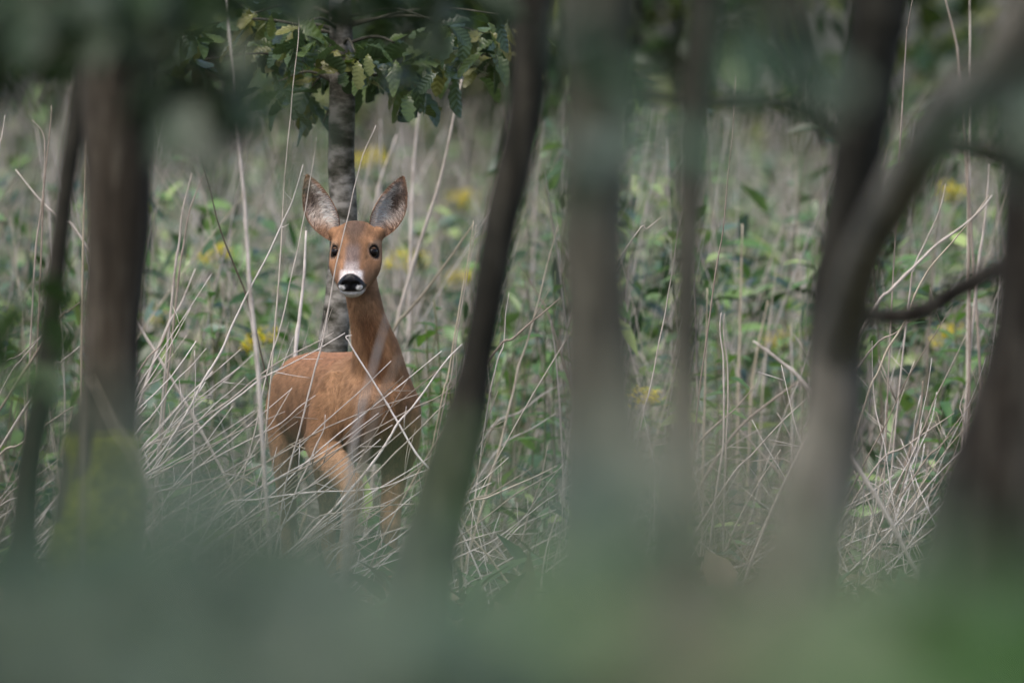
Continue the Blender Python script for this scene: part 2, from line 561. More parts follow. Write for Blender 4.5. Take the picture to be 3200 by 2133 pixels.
# ------------------------------------------------------------------ oak sapling behind the deer
def build_sapling():
    d = 26.6
    pts = [(1060, -400, 22), (1060, -150, 32), (1066, 100, 36), (1068, 300, 40), (1066, 500, 42), (1075, 700, 42), (1060, 900, 42), (1040, 1100, 46), (1020, 1400, 50), (1010, 1700, 54)]
    root, off = make_tree('oak_sapling', 'slim patchy-barked oak sapling with lobed leaves right behind the deer', pts, d, M['bark_sapling'],
                          top=2.6, crown=False, seed=12, rough=0.06)
    r = random.Random(5)
    # clusters: (px, py, spread_x, spread_y, count)
    cl = [(560, 105, 60, 40, 16), (640, 200, 60, 30, 6), (780, 60, 70, 50, 24), (840, 150, 70, 50, 30), (930, 110, 80, 60, 30), (870, 270, 40, 70, 10), (1000, 200, 60, 60, 22),
          (960, 300, 40, 70, 14), (1110, 180, 60, 60, 26), (1200, 230, 70, 60, 26), (1290, 180, 70, 60, 20), (1300, 310, 40, 40, 12), (1390, 90, 60, 60, 18), (1450, 190, 60, 50, 18), (1520, 120, 60, 70, 26), (1580, 60, 40, 60, 14), (1140, 60, 120, 40, 26), (1010, 400, 25, 60, 6)]
    trunk_at = lambda py: P(1066, py, d) - off
    n = 0
    for px, py, sx, sy, c in cl:
        dd = d + r.uniform(-0.35, 0.25)
        tip = P(px, py - 15, dd) - off
        st = trunk_at(py + r.uniform(-60, 60) - abs(px - 1066) * 0.05)
        mid = (st + tip) / 2 + np.array((0, 0, 0.03))
        cv = catmull([st, mid, tip], 5)
        lb = link('limb', tube_mesh('limb', cv, np.linspace(0.0055, 0.0015, len(cv)), sides=6), root, M['bark_grey'])
        for i in range(c):
            if n >= 300: break
            q = P(px + r.gauss(0, sx * 0.62), py + r.gauss(0, sy * 0.55), dd + r.uniform(-0.12, 0.12)) - off
            o = link('leaf', OAK[n % 6], lb)
            o.location = q
            a = r.uniform(0, 6.28)
            o.rotation_euler = look_rot((math.cos(a), math.sin(a) * 0.8 - 0.25, r.uniform(-1.1, 0.2)), r.uniform(-0.9, 0.9))
            s = r.uniform(0.6, 1.1)
            o.scale = (s, s, s)
            n += 1
    # upper crown, above the picture
    link('crown', crown_mesh('crown', [(0, 0, 2.0, 0.5, 0.5, 0.35), (0.3, 0.2, 1.8, 0.4, 0.4, 0.25), (-0.35, 0.1, 1.85, 0.4, 0.4, 0.25)], 500, 0.08, GREENS, 77), root, M['foliage'])


build_sapling()


# ------------------------------------------------------------------ the deer
# modelled in photo pixels of its own distance (1400 px = 1 m): x to the right, y away from the lens, z up from the hooves
S = 1.0 / 1400.0


def dz(py):
    return 1930.0 - py


def ring_loft(rings, sides=28):
    """rings: (center, A, B, ra, rb, exponent, pinch)"""
    V, F = [], []
    for c, A, B, ra, rb, ex, pin in rings:
        for k in range(sides):
            t = k / sides * 2 * math.pi
            ct, st_ = math.cos(t), math.sin(t)
            a = math.copysign(abs(ct) ** (2 / ex), ct)
            b = math.copysign(abs(st_) ** (2 / ex), st_)
            if b > 0: a *= 1 - pin * b
            V.append(np.asarray(c) + np.asarray(A) * (ra * a) + np.asarray(B) * (rb * b))
    n = len(rings)
    for i in range(n - 1):
        for k in range(sides):
            k2 = (k + 1) % sides
            F.append((i * sides + k, i * sides + k2, (i + 1) * sides + k2, (i + 1) * sides + k))
    faces = [tuple(f) for f in F] + [tuple(range(sides - 1, -1, -1)), tuple((n - 1) * sides + k for k in range(sides))]
    return [tuple(v) for v in V], faces


def limb_loft(pts, sub=6, ex=2.1):
    """pts: (px, depth, py, half-width, half-depth)"""
    p = np.array([(a, b, dz(c), w, h) for a, b, c, w, h in pts], float)
    c = catmull(p, sub)
    T = np.gradient(c[:, :3], axis=0)
    T /= np.linalg.norm(T, axis=1)[:, None]
    rings = []
    for i in range(len(c)):
        A = np.array((1.0, 0, 0)); A -= T[i] * np.dot(A, T[i]); A /= np.linalg.norm(A)
        B = np.cross(T[i], A)
        if B[2] < -1e-6 and abs(T[i][1]) > 0.7: B = -B
        rings.append((c[i, :3], A, B, max(c[i, 3], 1), max(c[i, 4], 1), ex, 0))
    return ring_loft(rings)


HP, HY = math.radians(31), math.radians(-6)
Hf = np.array((math.sin(HY) * math.cos(HP), -math.cos(HY) * math.cos(HP), -math.sin(HP)))
Hs = np.array((math.cos(HY), math.sin(HY), 0.0))
Hu = np.cross(Hf, Hs)
HO = np.array((1112.0, -95.0, dz(790)))


def head_pt(s, f, u):
    return HO + Hs * s + Hf * f + Hu * u


def build_deer():
    parts = []
    # trunk of the body, chest to rump
    parts.append(limb_loft([(1206, -120, 1285, 30, 40), (1200, -100, 1280, 75, 90), (1185, -50, 1275, 112, 135), (1168, 30, 1275, 134, 165), (1138, 190, 1272, 150, 170),
                            (1085, 390, 1272, 158, 166), (1020, 590, 1268, 150, 158), (978, 720, 1268, 142, 156), (950, 830, 1270, 128, 146), (932, 905, 1280, 98, 120), (922, 955, 1295, 36, 55)], ex=2.25))
    # neck
    parts.append(limb_loft([(1190, 60, 1300, 100, 120), (1188, 20, 1220, 102, 125), (1182, -5, 1150, 86, 112), (1176, -22, 1100, 75, 98), (1163, -38, 1045, 64, 84), (1150, -46, 990, 55, 74),
                            (1137, -48, 930, 51, 66), (1126, -44, 870, 50, 62), (1118, -36, 800, 50, 58), (1114, -25, 750, 40, 46)]))
    # shoulders
    parts.append(limb_loft([(1060, 70, 1170, 40, 60), (1042, 50, 1240, 62, 85), (1022, 20, 1320, 62, 78), (1010, -10, 1390, 50, 58), (1012, -20, 1420, 30, 36)]))
    parts.append(limb_loft([(1240, 40, 1190, 40, 60), (1252, 30, 1260, 58, 85), (1256, 20, 1340, 56, 78), (1248, 30, 1420, 48, 58), (1240, 40, 1470, 34, 40)]))
    # forelegs: one lifted in a step, one standing
    parts.append(limb_loft([(1002, 0, 1350, 52, 56), (1012, -20, 1395, 52, 54), (1045, -62, 1440, 45, 46), (1080, -100, 1485, 38, 38), (1102, -120, 1520, 35, 35), (1102, -112, 1552, 30, 31),
                            (1092, -85, 1620, 20, 22), (1080, -50, 1700, 20, 22), (1076, -40, 1722, 23, 26), (1074, -50, 1750, 20, 24), (1074, -66, 1785, 23, 30), (1074, -72, 1800, 20, 28)]))
    parts.append(limb_loft([(1244, 40, 1400, 50, 56), (1236, 40, 1460, 42, 48), (1226, 34, 1530, 34, 38), (1221, 28, 1600, 31, 34), (1219, 22, 1640, 31, 34), (1218, 26, 1680, 24, 28),
                            (1217, 26, 1760, 20, 23), (1216, 20, 1830, 22, 26), (1216, 8, 1870, 20, 25), (1216, -6, 1910, 25, 34), (1216, -8, 1930, 27, 36)]))
    # hind legs: thigh, knee forward, hock back, shank
    for ox, oy, st in ((0, 0, 1), (128, -30, -1)):
        x = 876 + ox
        parts.append(limb_loft([(x + 6, 800 + oy, 1200, 46, 90), (x, 770 + oy, 1290, 58, 120), (x, 730 + oy, 1380, 52, 95), (x + 2, 715 + oy, 1450, 42, 66), (x + 4, 745 + oy, 1520, 34, 46),
                                (x + 6, 800 + oy, 1590, 26, 34), (x + 8, 838 + oy, 1640, 25, 34), (x + 8, 842 + oy, 1680, 22, 28), (x + 8, 826 + oy, 1760, 19, 22), (x + 8, 806 + oy, 1840, 21, 26),
                                (x + 8, 790 + oy, 1880, 20, 25), (x + 8, 772 + oy, 1915, 25, 34), (x + 8, 770 + oy, 1930, 27, 36)]))
    # short tail bump on the rump
    parts.append(limb_loft([(925, 920, 1190, 26, 26), (915, 955, 1220, 24, 24), (908, 965, 1260, 14, 14)]))
    # ear roots
    for sd in (-1, 1):
        a, b_, c_ = head_pt(sd * 44, -50, 20), head_pt(sd * 60, -62, 32), head_pt(sd * 70, -66, 42)
        parts.append(limb_loft([(*q[:2], 1930 - q[2], w, w) for q, w in ((a, 22), (b_, 25), (c_, 23), (c_ + (sd * 6, 4, 12), 17))]))
    # head: (f, half-width, top, bottom, exponent, pinch)
    hr = [(-104, 34, 46, -20, 2.0, 0.0), (-90, 58, 68, -48, 2.2, 0.0), (-62, 74, 84, -74, 2.3, 0.06), (-28, 80, 86, -88, 2.4, 0.12), (4, 81, 76, -92, 2.4, 0.20), (34, 77, 60, -90, 2.4, 0.38), (62, 69, 47, -84, 2.4, 0.40),
          (92, 59, 36, -76, 2.4, 0.36), (118, 50, 28, -74, 2.4, 0.32), (138, 44, 24, -71, 2.2, 0.30), (150, 39, 20, -65, 2.1, 0.30), (159, 34, 14, -52, 2.1, 0.2), (165, 20, 2, -32, 2.0, 0.0)]
    hp = catmull(hr, 4)
    rings = []
    for f, w, tp, bt, ex, pin in hp:
        rings.append((head_pt(0, f, (tp + bt) / 2), Hs, Hu, w, (tp - bt) / 2, max(ex, 2), max(pin, 0)))
    parts.append(ring_loft(rings))
    V, F = [], []
    for v, f in parts:
        o = len(V); V += v; F += [tuple(i + o for i in q) for q in f]
    tmp = bpy.data.meshes.new('tmp'); tmp.from_pydata(V, [], F); tmp.update()
    ob = bpy.data.objects.new('tmp', tmp); COL.objects.link(ob)
    md = ob.modifiers.new('r', 'REMESH'); md.mode = 'VOXEL'; md.voxel_size = 4.2; md.adaptivity = 0
    dg = bpy.context.evaluated_depsgraph_get()
    me = bpy.data.meshes.new_from_object(ob.evaluated_get(dg))
    bpy.data.objects.remove(ob); bpy.data.meshes.remove(tmp)
    n = len(me.vertices)
    co = np.empty(n * 3, np.float32); me.vertices.foreach_get('co', co); co = co.reshape(-1, 3).astype(float)
    ed = np.empty(len(me.edges) * 2, np.int32); me.edges.foreach_get('vertices', ed); ed = ed.reshape(-1, 2)
    nl = np.empty(len(me.loops), np.int32); me.loops.foreach_get('vertex_index', nl)
    F = nl.reshape(-1, 4)
    # smoothing: strong where body pieces meet, weak on the muzzle and lower legs
    rel = co - HO
    fh = rel @ Hf
    deg = np.bincount(ed.ravel(), minlength=n).astype(float)
    inhead = (np.linalg.norm(rel, axis=1) < 190) & (co[:, 2] > dz(940)) & (co[:, 1] < 0)
    lowleg = np.clip((dz(1480) - co[:, 2]) / 100, 0, 1)
    wsm = np.where(inhead, np.where((co - HO) @ Hf < -25, 0.6, 0.30), 0.62) * (1 - 0.75 * lowleg)

    def lap(co, wsm, it):
        for _ in range(it):
            acc = np.zeros_like(co)
            for k in range(3):
                acc[:, k] = np.bincount(ed[:, 0], co[ed[:, 1], k], n) + np.bincount(ed[:, 1], co[ed[:, 0], k], n)
            co = co + (acc / deg[:, None] - co) * wsm[:, None]
        return co
    co = lap(co, wsm, 26)

    # --- sculpting on the head, in head space
    rel = co - HO
    s, f, u = rel @ Hs, rel @ Hf, rel @ Hu
    disp = np.zeros_like(co)
    hm = inhead

    def g(ds, df, du, r):
        return np.exp(-(ds ** 2 + df ** 2 + du ** 2) / (2 * r * r)) * hm
    EYE = (59.0, 17.0, 20.0)
    for sd in (-1, 1):
        e = np.array((sd * 0.72, 0.62, 0.2)); e /= np.linalg.norm(e)
        E = Hs * e[0] + Hf * e[1] + Hu * e[2]
        disp -= g(s - sd * 64, f - 24, u - 20, 12)[:, None] * E * 9          # socket
        disp += g(s - sd * 58, f - 8, u - 46, 13)[:, None] * (Hu * 6 + Hs * sd * 4)   # brow
        disp += g(s - sd * 66, f - 36, u + 14, 16)[:, None] * Hs * sd * 4     # cheekbone
        disp -= g(s - sd * 15, f - 164, u + 8, 6.0)[:, None] * Hf * 13        # nostril
        disp += g(s - sd * 17, f - 158, u - 5, 8)[:, None] * (Hf * 4 + Hs * sd * 2)
        disp += g(s - sd * 26, f - 150, u + 20, 11)[:, None] * (Hf * 5 + Hs * sd * 4)  # upper lip pads
    mouth = np.exp(-((u + 37) / 4.5) ** 2) * np.clip((f - 95) / 25, 0, 1) * hm
    disp -= mouth[:, None] * Hf * 7
    disp -= (np.exp(-((s) / 3.5) ** 2) * np.exp(-((u + 20) / 14) ** 2) * (f > 140) * hm)[:, None] * Hf * 4   # philtrum
    co = co + disp
    # fur-clump unevenness over the body
    nz = np.array([mnoise.noise(Vector((v[0] * 0.02, v[1] * 0.012, v[2] * 0.012))) for v in co])
    cen = np.zeros_like(co)
    me.vertices.foreach_set('co', co.astype(np.float32).ravel()); me.update()
    nn = np.empty(n * 3, np.float32); me.vertices.foreach_get('normal', nn); nn = nn.reshape(-1, 3).astype(float)
    co = co + nn * (nz * np.where(inhead, 0.6, 3.0) * (1 - lowleg))[:, None]

    # --- coat colours (markings, with some shade and highlights painted in)
    X, Y, Z = co[:, 0], co[:, 1], co[:, 2]
    py = 1930 - Z
    ss = lambda a, b, x: np.clip((x - a) / (b - a), 0, 1) ** 2 * (3 - 2 * np.clip((x - a) / (b - a), 0, 1))

    def lay(col, c, w):
        return col + (np.array(c) - col) * np.clip(w, 0, 1)[:, None]
    col = np.tile(np.array((0.272, 0.148, 0.077)), (n, 1))
    col = lay(col, (0.275, 0.140, 0.076), ss(1180, 1110, py) * ss(0, 150, Y))                 # back
    col = lay(col, (0.42, 0.24, 0.13), ss(1330, 1460, py) * ss(260, 420, Y) * 0.8)           # belly, inside of the hind legs
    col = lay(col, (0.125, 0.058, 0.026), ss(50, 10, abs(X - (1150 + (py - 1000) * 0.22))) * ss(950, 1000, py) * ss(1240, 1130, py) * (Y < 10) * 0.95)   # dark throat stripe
    col = lay(col, (0.40, 0.235, 0.13), ss(75, 20, abs(X - 1075)) * ss(1080, 1150, py) * ss(1360, 1240, py) * (Y < 160) * 0.75)  # shoulder highlight painted into the coat
    col = lay(col, (0.36, 0.20, 0.105), ss(1110, 1098, X - (py - 1000) * 0.1) * ss(950, 1000, py) * ss(1150, 1090, py) * (Y < 60) * 0.7)
    col = lay(col, (0.40, 0.25, 0.16), ss(60, 20, abs(X - 1150)) * ss(1180, 1215, py) * ss(1275, 1240, py) * (Y < 40) * 0.7)
    col = lay(col, (0.17, 0.085, 0.045), ss(70, 20, abs(X - 930)) * ss(1240, 1300, py) * ss(1450, 1380, py) * 0.6)  # shade in the flank hollow, painted as darker coat
    col = lay(col, (0.085, 0.042, 0.022), ss(1290, 1380, py) * ss(1085, 1130, X) * ss(1300, 1275, X) * ss(120, 20, Y) * ss(1520, 1470, py) * 0.92)   # brisket: dark brown, mostly shade between the forelegs painted into the coat
    col = lay(col, (0.46, 0.28, 0.165), ss(1370, 1420, py) * ss(1135, 1110, X) * (Y < 60))   # lifted foreleg
    col = lay(col, (0.34, 0.19, 0.105), ss(1470, 1560, py) * (X > 1150))
    col = lay(col, (0.36, 0.22, 0.13), ss(1560, 1640, py))
    hoof = (py > 1890) | ((py > 1768) & (X > 1040) & (X < 1110) & (Y < 0))
    col = lay(col, (0.02, 0.017, 0.014), hoof.astype(float))
    # head
    rel = co - HO
    s, f, u = rel @ Hs, rel @ Hf, rel @ Hu
    hq = np.where(inhead, 1.0, 0.0) * ss(-120, -60, f) * np.clip(np.maximum(ss(935, 880, 1930 - co[:, 2]), ss(60, 100, f)), 0, 1)
    q = py                                   # height on the face
    a = abs(s)
    front = hq * (u > -60)
    col = lay(col, (0.285, 0.155, 0.083), hq)
    col = lay(col, (0.085, 0.055, 0.040), front * ss(52, 20, a) * ss(760, 715, q) * ss(672, 700, q) * 0.9)    # grizzled crown
    col = lay(col, (0.10, 0.065, 0.048), front * ss(28, 6, a) * ss(790, 750, q) * 0.8)
    col = lay(col, (0.135, 0.105, 0.10), front * ss(34, 12, a) * ss(745, 775, q) * 0.9)                          # grey bridge
    col = lay(col, (0.30, 0.265, 0.26), front * ss(30, 15, a) * ss(800, 830, q) * 0.9)
    col = lay(col, (0.66, 0.60, 0.59), front * ss(44, 30, a) * ss(832, 846, q) * (f > 70))                      # white above the nose
    col = lay(col, (0.20, 0.115, 0.07), hq * ss(30, 40, a) * ss(60, 48, a) * ss(800, 830, q) * ss(890, 850, q) * 0.5)
    col = lay(col, (0.46, 0.29, 0.18), hq * ss(44, 54, a) * ss(764, 758, q) * ss(742, 752, q) * 0.6)            # pale brow
    for sd in (-1, 1):
        r = np.sqrt((s - sd * EYE[0]) ** 2 + (f - EYE[1]) ** 2 + (u - EYE[2]) ** 2)
        col = lay(col, (0.42, 0.28, 0.20), hq * ss(33, 29, r) * ss(22, 26, r) * 0.5)
        col = lay(col, (0.012, 0.010, 0.009), hq * ss(29, 23, r))
        col = lay(col, (0.03, 0.022, 0.018), hq * np.exp(-(((s - sd * 42) / 5) ** 2 + ((q - 798) / 9) ** 2)) * 0.6)    # tear line
        col = lay(col, (0.05, 0.035, 0.025), hq * np.exp(-(((s - sd * (47)) / 5) ** 2 + ((q - 762) / 9) ** 2)) * 0.6)
        col = lay(col, (0.75, 0.73, 0.72), hq * (f > 128) * np.exp(-(((s - sd * 28) / 11) ** 2 + ((u + 40) / 9) ** 2) ** 2) * 0)
    col = lay(col, (0.70, 0.66, 0.65), hq * ss(-36, -41, u) * ss(108, 130, f) * ss(44, 30, a))                                    # white chin
    # nose: black pad with black running down to the mouth, white spots on the upper lip
    pad = hq * (f > 112) * ss(20, 14, u) * 0 + hq * ss(844, 848, q - 0.017 * a * a) * ss(-40, -36, u) * ss(126, 134, f + 0.25 * a)
    col = lay(col, (0.010, 0.0095, 0.012), pad)
    for sd in (-1, 1):
        e = ((s - sd * 28) / 10.0) ** 2 + ((u + 21) / 9.0) ** 2
        col = lay(col, (0.78, 0.76, 0.76), hq * (f > 118) * ss(1.35, 0.7, e))
    blackm = pad * (1 - np.clip(sum(ss(1.35, 0.7, ((s - sd * 28) / 10.0) ** 2 + ((u + 21) / 9.0) ** 2) for sd in (-1, 1)), 0, 1))

    # --- ears: leaf-shaped cups joined into the same mesh
    allV, allF, allC, allN = [co], [F], [col], n
    gloss = [blackm]
    fur_src = []
    for sd in (-1, 1):
        base = np.array((1112 + sd * 62, -66, dz(742))) if sd > 0 else np.array((1112 + sd * 68, -46, dz(744)))
        tip = np.array((1262, -30, dz(545))) if sd > 0 else np.array((957, -8, dz(540)))
        ax = tip - base; Ln = np.linalg.norm(ax); ax /= Ln
        nrm = np.array((sd * 0.22, -1.0, 0.0)); nrm -= ax * np.dot(nrm, ax); nrm /= np.linalg.norm(nrm)
        side = np.cross(nrm, ax); side *= sd if np.dot(side, (1, 0, 0)) * 1 > 0 else -sd     # points outward
        vv = [0, .06, .12, .2, .3, .4, .5, .6, .7, .78, .85, .91, .96, 1.0]
        wo = [10, 20, 29, 39, 47, 51, 51.5, 47.5, 40, 33, 24.5, 16, 8.5, 1.5]
        wi = [12, 24, 34, 42, 46, 46, 44, 40, 35, 29, 22, 14.5, 8, 1.5]
        NV, NA = 34, 21
        g1, g2, cin, cout = [], [], [], []
        for i in range(NV):
            v = i / (NV - 1)
            o_, i_ = np.interp(v, vv, wo), np.interp(v, vv, wi)
            wm = (o_ + i_) / 2
            deep = wm * (0.85 if v < 0.5 else 0.85 - 0.7 * (v - 0.5))
            for j in range(NA):
                b = -1 + 2 * j / (NA - 1)           # -1 inner edge, +1 outer edge
                w = o_ if b > 0 else i_
                lat = side * w * math.sin(b * math.pi / 2) * (1.0)
                back = math.cos(b * math.pi / 2) * deep
                c = base + ax * (Ln * v) + nrm * (-back + 10 * (1 - v)) + lat
                c = c + nrm * 5 * math.sin(v * math.pi) * abs(b) ** 3
                outn = (nrm * -math.cos(b * math.pi / 2) + side * math.sin(b * math.pi / 2) * 0.6)
                th = 2.6 * math.cos(b * math.pi / 2) + 0.9
                g1.append(c - outn * 0); g2.append(c + outn * th)
                rim = max(abs(b), v)
                inner = np.array((0.66, 0.57, 0.51))
                pn = mnoise.noise(Vector((b * 2.0 + sd * 5, v * 5.0, 1.0)))
                dk = min(1, max(0, (v - 0.50) * 1.6 + (b - 0.1) * 0.7 + pn * 0.7 + 0.9 * math.exp(-((v - 0.55) / 0.16) ** 2 - ((b - 0.25) / 0.3) ** 2)))
                inner = inner * (1 - dk) + np.array((0.13, 0.095, 0.075)) * dk
                lowc = max(0, min(1, (0.34 - v + 0.10 * b) / 0.22))
                inner = inner * (1 - lowc) + np.array((0.34, 0.20, 0.125)) * lowc
                rw = max(0, min(1, (rim - 0.80) / 0.14))
                inner = inner * (1 - rw) + np.array((0.22, 0.13, 0.085)) * rw
                if b < 0 and v < 0.6:
                    di = max(0, min(1, (-b - 0.9) / 0.08)); inner = inner * (1 - di) + np.array((0.05, 0.03, 0.02)) * di
                cin.append(inner)
                ck = np.array((0.24, 0.12, 0.06)) * (1 - 0.55 * max(0, v - 0.4))
                dkb = 1 if b < -0.45 and v < 0.35 else 0
                ck = ck * (1 - 0.75 * dkb)
                cout.append(ck)
        V2 = np.array(g1 + g2)
        Fx = []
        ng = NV * NA
        for i in range(NV - 1):
            for j in range(NA - 1):
                a0 = i * NA + j
                qd = (a0, a0 + 1, a0 + NA + 1, a0 + NA)
                Fx.append(qd); Fx.append(tuple(ng + k for k in qd[::-1]))
            for j in (0, NA - 1):
                a0 = i * NA + j
                Fx.append((a0, a0 + NA, ng + a0 + NA, ng + a0))
        for j in range(NA - 1):
            a0 = (NV - 1) * NA + j
            Fx.append((a0, a0 + 1, ng + a0 + 1, ng + a0))
        allV.append(V2); allF.append(np.array(Fx) + allN); allC.append(np.array(cin + cout)); gloss.append(np.zeros(len(V2)))
        # long pale hairs inside the ear, growing from the inner edge across the cup
        r = np.random.default_rng(40 + sd)
        G = np.array(g1).reshape(NV, NA, 3); CI = np.array(cin).reshape(NV, NA, 3)
        for _ in range(2600):
            v = r.uniform(0.04, 0.93); b = r.uniform(-0.97, 0.95)
            i = int(v * (NV - 1)); j = int((b + 1) / 2 * (NA - 1))
            root_ = G[i, j]
            towards = side * (0.9 if b < 0.1 else -0.8) + ax * r.uniform(0.1, 0.9) + nrm * 0.25 + r.normal(size=3) * 0.22
            towards /= np.linalg.norm(towards)
            cc = CI[i, j] * r.uniform(0.3, 1.55) + (0.16 if b < 0.2 and v < 0.62 else 0.0)
            fur_src.append((root_, nrm, towards, r.uniform(12, 30) * (1 - 0.5 * v), np.clip(cc, 0.04, 0.85), 0.9))
        for _ in range(900):
            v = r.uniform(0.1, 1.0); j = r.choice((0, NA - 1)); i = min(NV - 1, int(v * (NV - 1)))
            ou = side * (1 if j else -1)
            tw = ou * 0.28 + ax * 0.95 + nrm * r.normal() * 0.35 + r.normal(size=3) * 0.15
            fur_src.append((G[i, j] - ou * 2, nrm, tw / np.linalg.norm(tw), r.uniform(4, 9), np.array((0.20, 0.115, 0.07)) * r.uniform(0.4, 1.3), 0.4))
        allN += len(V2)
        # eyelids: two shell segments round the eyeball
        ec = head_pt(sd * EYE[0] - sd * 3, EYE[1], EYE[2])
        ef = np.array((sd * 0.5, -0.86, 0.02)); ef /= np.linalg.norm(ef)
        eu = np.array((0, 0, 1.0)) - ef * ef[2]; eu /= np.linalg.norm(eu)
        el = np.cross(ef, eu)
        for lo_, hi_, cc_ in ((0.62, 1.4, (0.02, 0.013, 0.010)), (-1.35, -0.75, (0.06, 0.04, 0.03))):
            NE, NH = 13, 6
            lv, lc = [], []
            for i in range(NE):
                az = -1.35 + 2.7 * i / (NE - 1)
                for j in range(NH):
                    e_ = lo_ + (hi_ - lo_) * j / (NH - 1)
                    edge_ = lo_ if lo_ > 0 else hi_
                    e_ = e_ - (0.30 * (az / 1.35) ** 2 * (1 if lo_ > 0 else -1)) * (1 - abs(e_ - edge_) / (hi_ - lo_))
                    lv.append(ec + (ef * math.cos(az) * math.cos(e_) + el * math.sin(az) * math.cos(e_) + eu * math.sin(e_)) * 17.4)
                    k_ = min(1.0, abs(e_ - edge_) / 1.1)
                    lc.append(np.array(cc_) * (1 - k_) + np.array((0.26, 0.14, 0.075)) * k_)
            lf = [(i * NH + j, (i + 1) * NH + j, (i + 1) * NH + j + 1, i * NH + j + 1) for i in range(NE - 1) for j in range(NH - 1)]
            allV.append(np.array(lv)); allF.append(np.array(lf) + allN); allC.append(np.array(lc)); gloss.append(np.zeros(len(lv)))
            allN += len(lv)
    V = np.vstack(allV); Fm = np.vstack(allF); C = np.vstack(allC); G_ = np.concatenate(gloss)
    org = np.array((1150.0, 0, 0))
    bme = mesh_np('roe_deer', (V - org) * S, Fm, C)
    ga = bme.attributes.new('wet', 'FLOAT', 'POINT'); ga.data.foreach_set('value', G_.astype(np.float32))

    # --- material of skin and coat
    m, nt, nd, l, b = mat('deer_coat')
    at = nd.new('ShaderNodeAttribute'); at.attribute_name = 'Col'
    fz = noise_n(nd, l, 130, 4, (1, 1, 0.3), 0.7)
    c = mixc(nd, l, at.outputs['Color'], ramp(nd, l, fz, [(0.3, (0.62, 0.60, 0.58)), (0.7, (1.25, 1.25, 1.25))]), 0.75, 'MULTIPLY')
    l.new(c, b.inputs['Base Color'])
    wt = nd.new('ShaderNodeAttribute'); wt.attribute_name = 'wet'
    mr = nd.new('ShaderNodeMapRange'); mr.inputs['To Min'].default_value = 0.85; mr.inputs['To Max'].default_value = 0.38
    l.new(wt.outputs['Fac'], mr.inputs['Value']); l.new(mr.outputs[0], b.inputs['Roughness'])
    b.inputs['Specular IOR Level'].default_value = 0.16
    b.inputs['Sheen Weight'].default_value = 0.0
    bp = nd.new('ShaderNodeBump'); bp.inputs['Strength'].default_value = 0.35; bp.inputs['Distance'].default_value = 0.003
    l.new(fz, bp.inputs['Height']); l.new(bp.outputs['Normal'], b.inputs['Normal'])
    x0 = (1150 - 1600) * S
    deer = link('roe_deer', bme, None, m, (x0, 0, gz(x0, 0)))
    tag(deer, 'reddish brown roe deer facing the lens with ears pricked and one foreleg lifted', 'deer')

    # --- eyes
    em, nt, nd, l, b = mat('eye')
    b.inputs['Base Color'].default_value = (0.006, 0.004, 0.004, 1)
    b.inputs['Roughness'].default_value = 0.04
    b.inputs['Specular IOR Level'].default_value = 0.18
    for sd in (-1, 1):
        c = head_pt(sd * EYE[0] - sd * 3, EYE[1], EYE[2])
        u_, v_ = 20, 12
        r_ = 16.5
        Vs = [(0, 0, r_)] + [(r_ * math.sin(math.pi * a / v_) * math.cos(2 * math.pi * k / u_), r_ * math.sin(math.pi * a / v_) * math.sin(2 * math.pi * k / u_), r_ * math.cos(math.pi * a / v_))
                             for a in range(1, v_) for k in range(u_)] + [(0, 0, -r_)]
        Fs = [(0, 1 + k, 1 + (k + 1) % u_) for k in range(u_)]
        for a in range(v_ - 2):
            for k in range(u_):
                i0 = 1 + a * u_
                Fs.append((i0 + k, i0 + u_ + k, i0 + u_ + (k + 1) % u_, i0 + (k + 1) % u_))
        i0 = 1 + (v_ - 2) * u_
        Fs += [(i0 + k, len(Vs) - 1, i0 + (k + 1) % u_) for k in range(u_)]
        eme = bpy.data.meshes.new('eye'); eme.from_pydata([tuple(np.array(q) * S) for q in Vs], [], Fs)
        for p_ in eme.polygons: p_.use_smooth = True
        link('eye', eme, deer, em, tuple((c - org) * S))

    # --- fur strands over the skin
    r = np.random.default_rng(3)
    P0, P1, P2, P3 = (co[F[:, k]] for k in range(4))
    cr = np.cross(P2 - P0, P3 - P1)
    area = np.linalg.norm(cr, axis=1) / 2
    fn = cr / (2 * area[:, None] + 1e-9)
    fc = (P0 + P1 + P2 + P3) / 4
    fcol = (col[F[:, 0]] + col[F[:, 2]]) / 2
    fb = (blackm[F].max(1) > 0.2)
    reyes = np.min([np.linalg.norm(fc - head_pt(sd * EYE[0], EYE[1], EYE[2]), axis=1) for sd in (-1, 1)], axis=0)
    headf = inhead[F[:, 0]]
    pr = area * np.where(headf, 2.6, 1.0) * (~fb) * (reyes > 24) * (fc[:, 2] > dz(1880))
    pr /= pr.sum()
    N = 150000
    idx = r.choice(len(F), N, p=pr)
    wgt = r.dirichlet((1, 1, 1, 1), N)
    root_ = (co[F[idx]] * wgt[:, :, None]).sum(1)
    nrm = fn[idx]
    hd = headf[idx]
    hb = np.where(hd, np.maximum(np.clip((935 - (1930 - root_[:, 2])) / 90, 0, 1), ((root_ - HO) @ Hf > 70)), 0.0)
    body_flow = np.tile(np.array((-0.15, 0.75, -0.65)), (N, 1))
    neckm = (root_[:, 2] > dz(1220)) & (root_[:, 1] < 120)
    body_flow[neckm] = np.array((0.12, 0.25, -1.0))
    legm = root_[:, 2] < dz(1480)
    body_flow[legm] = np.array((0, 0.1, -1.0))
    flow = (-Hf + Hu * 0.25) * hb[:, None] + body_flow * (1 - hb[:, None])
    swirl = np.array([mnoise.noise(Vector((p[0] * 0.03, p[1] * 0.02, p[2] * 0.03))) for p in root_])
    flow = flow + r.normal(size=(N, 3)) * 0.22 + np.stack([swirl, 0 * swirl, 0 * swirl], -1) * 0.5
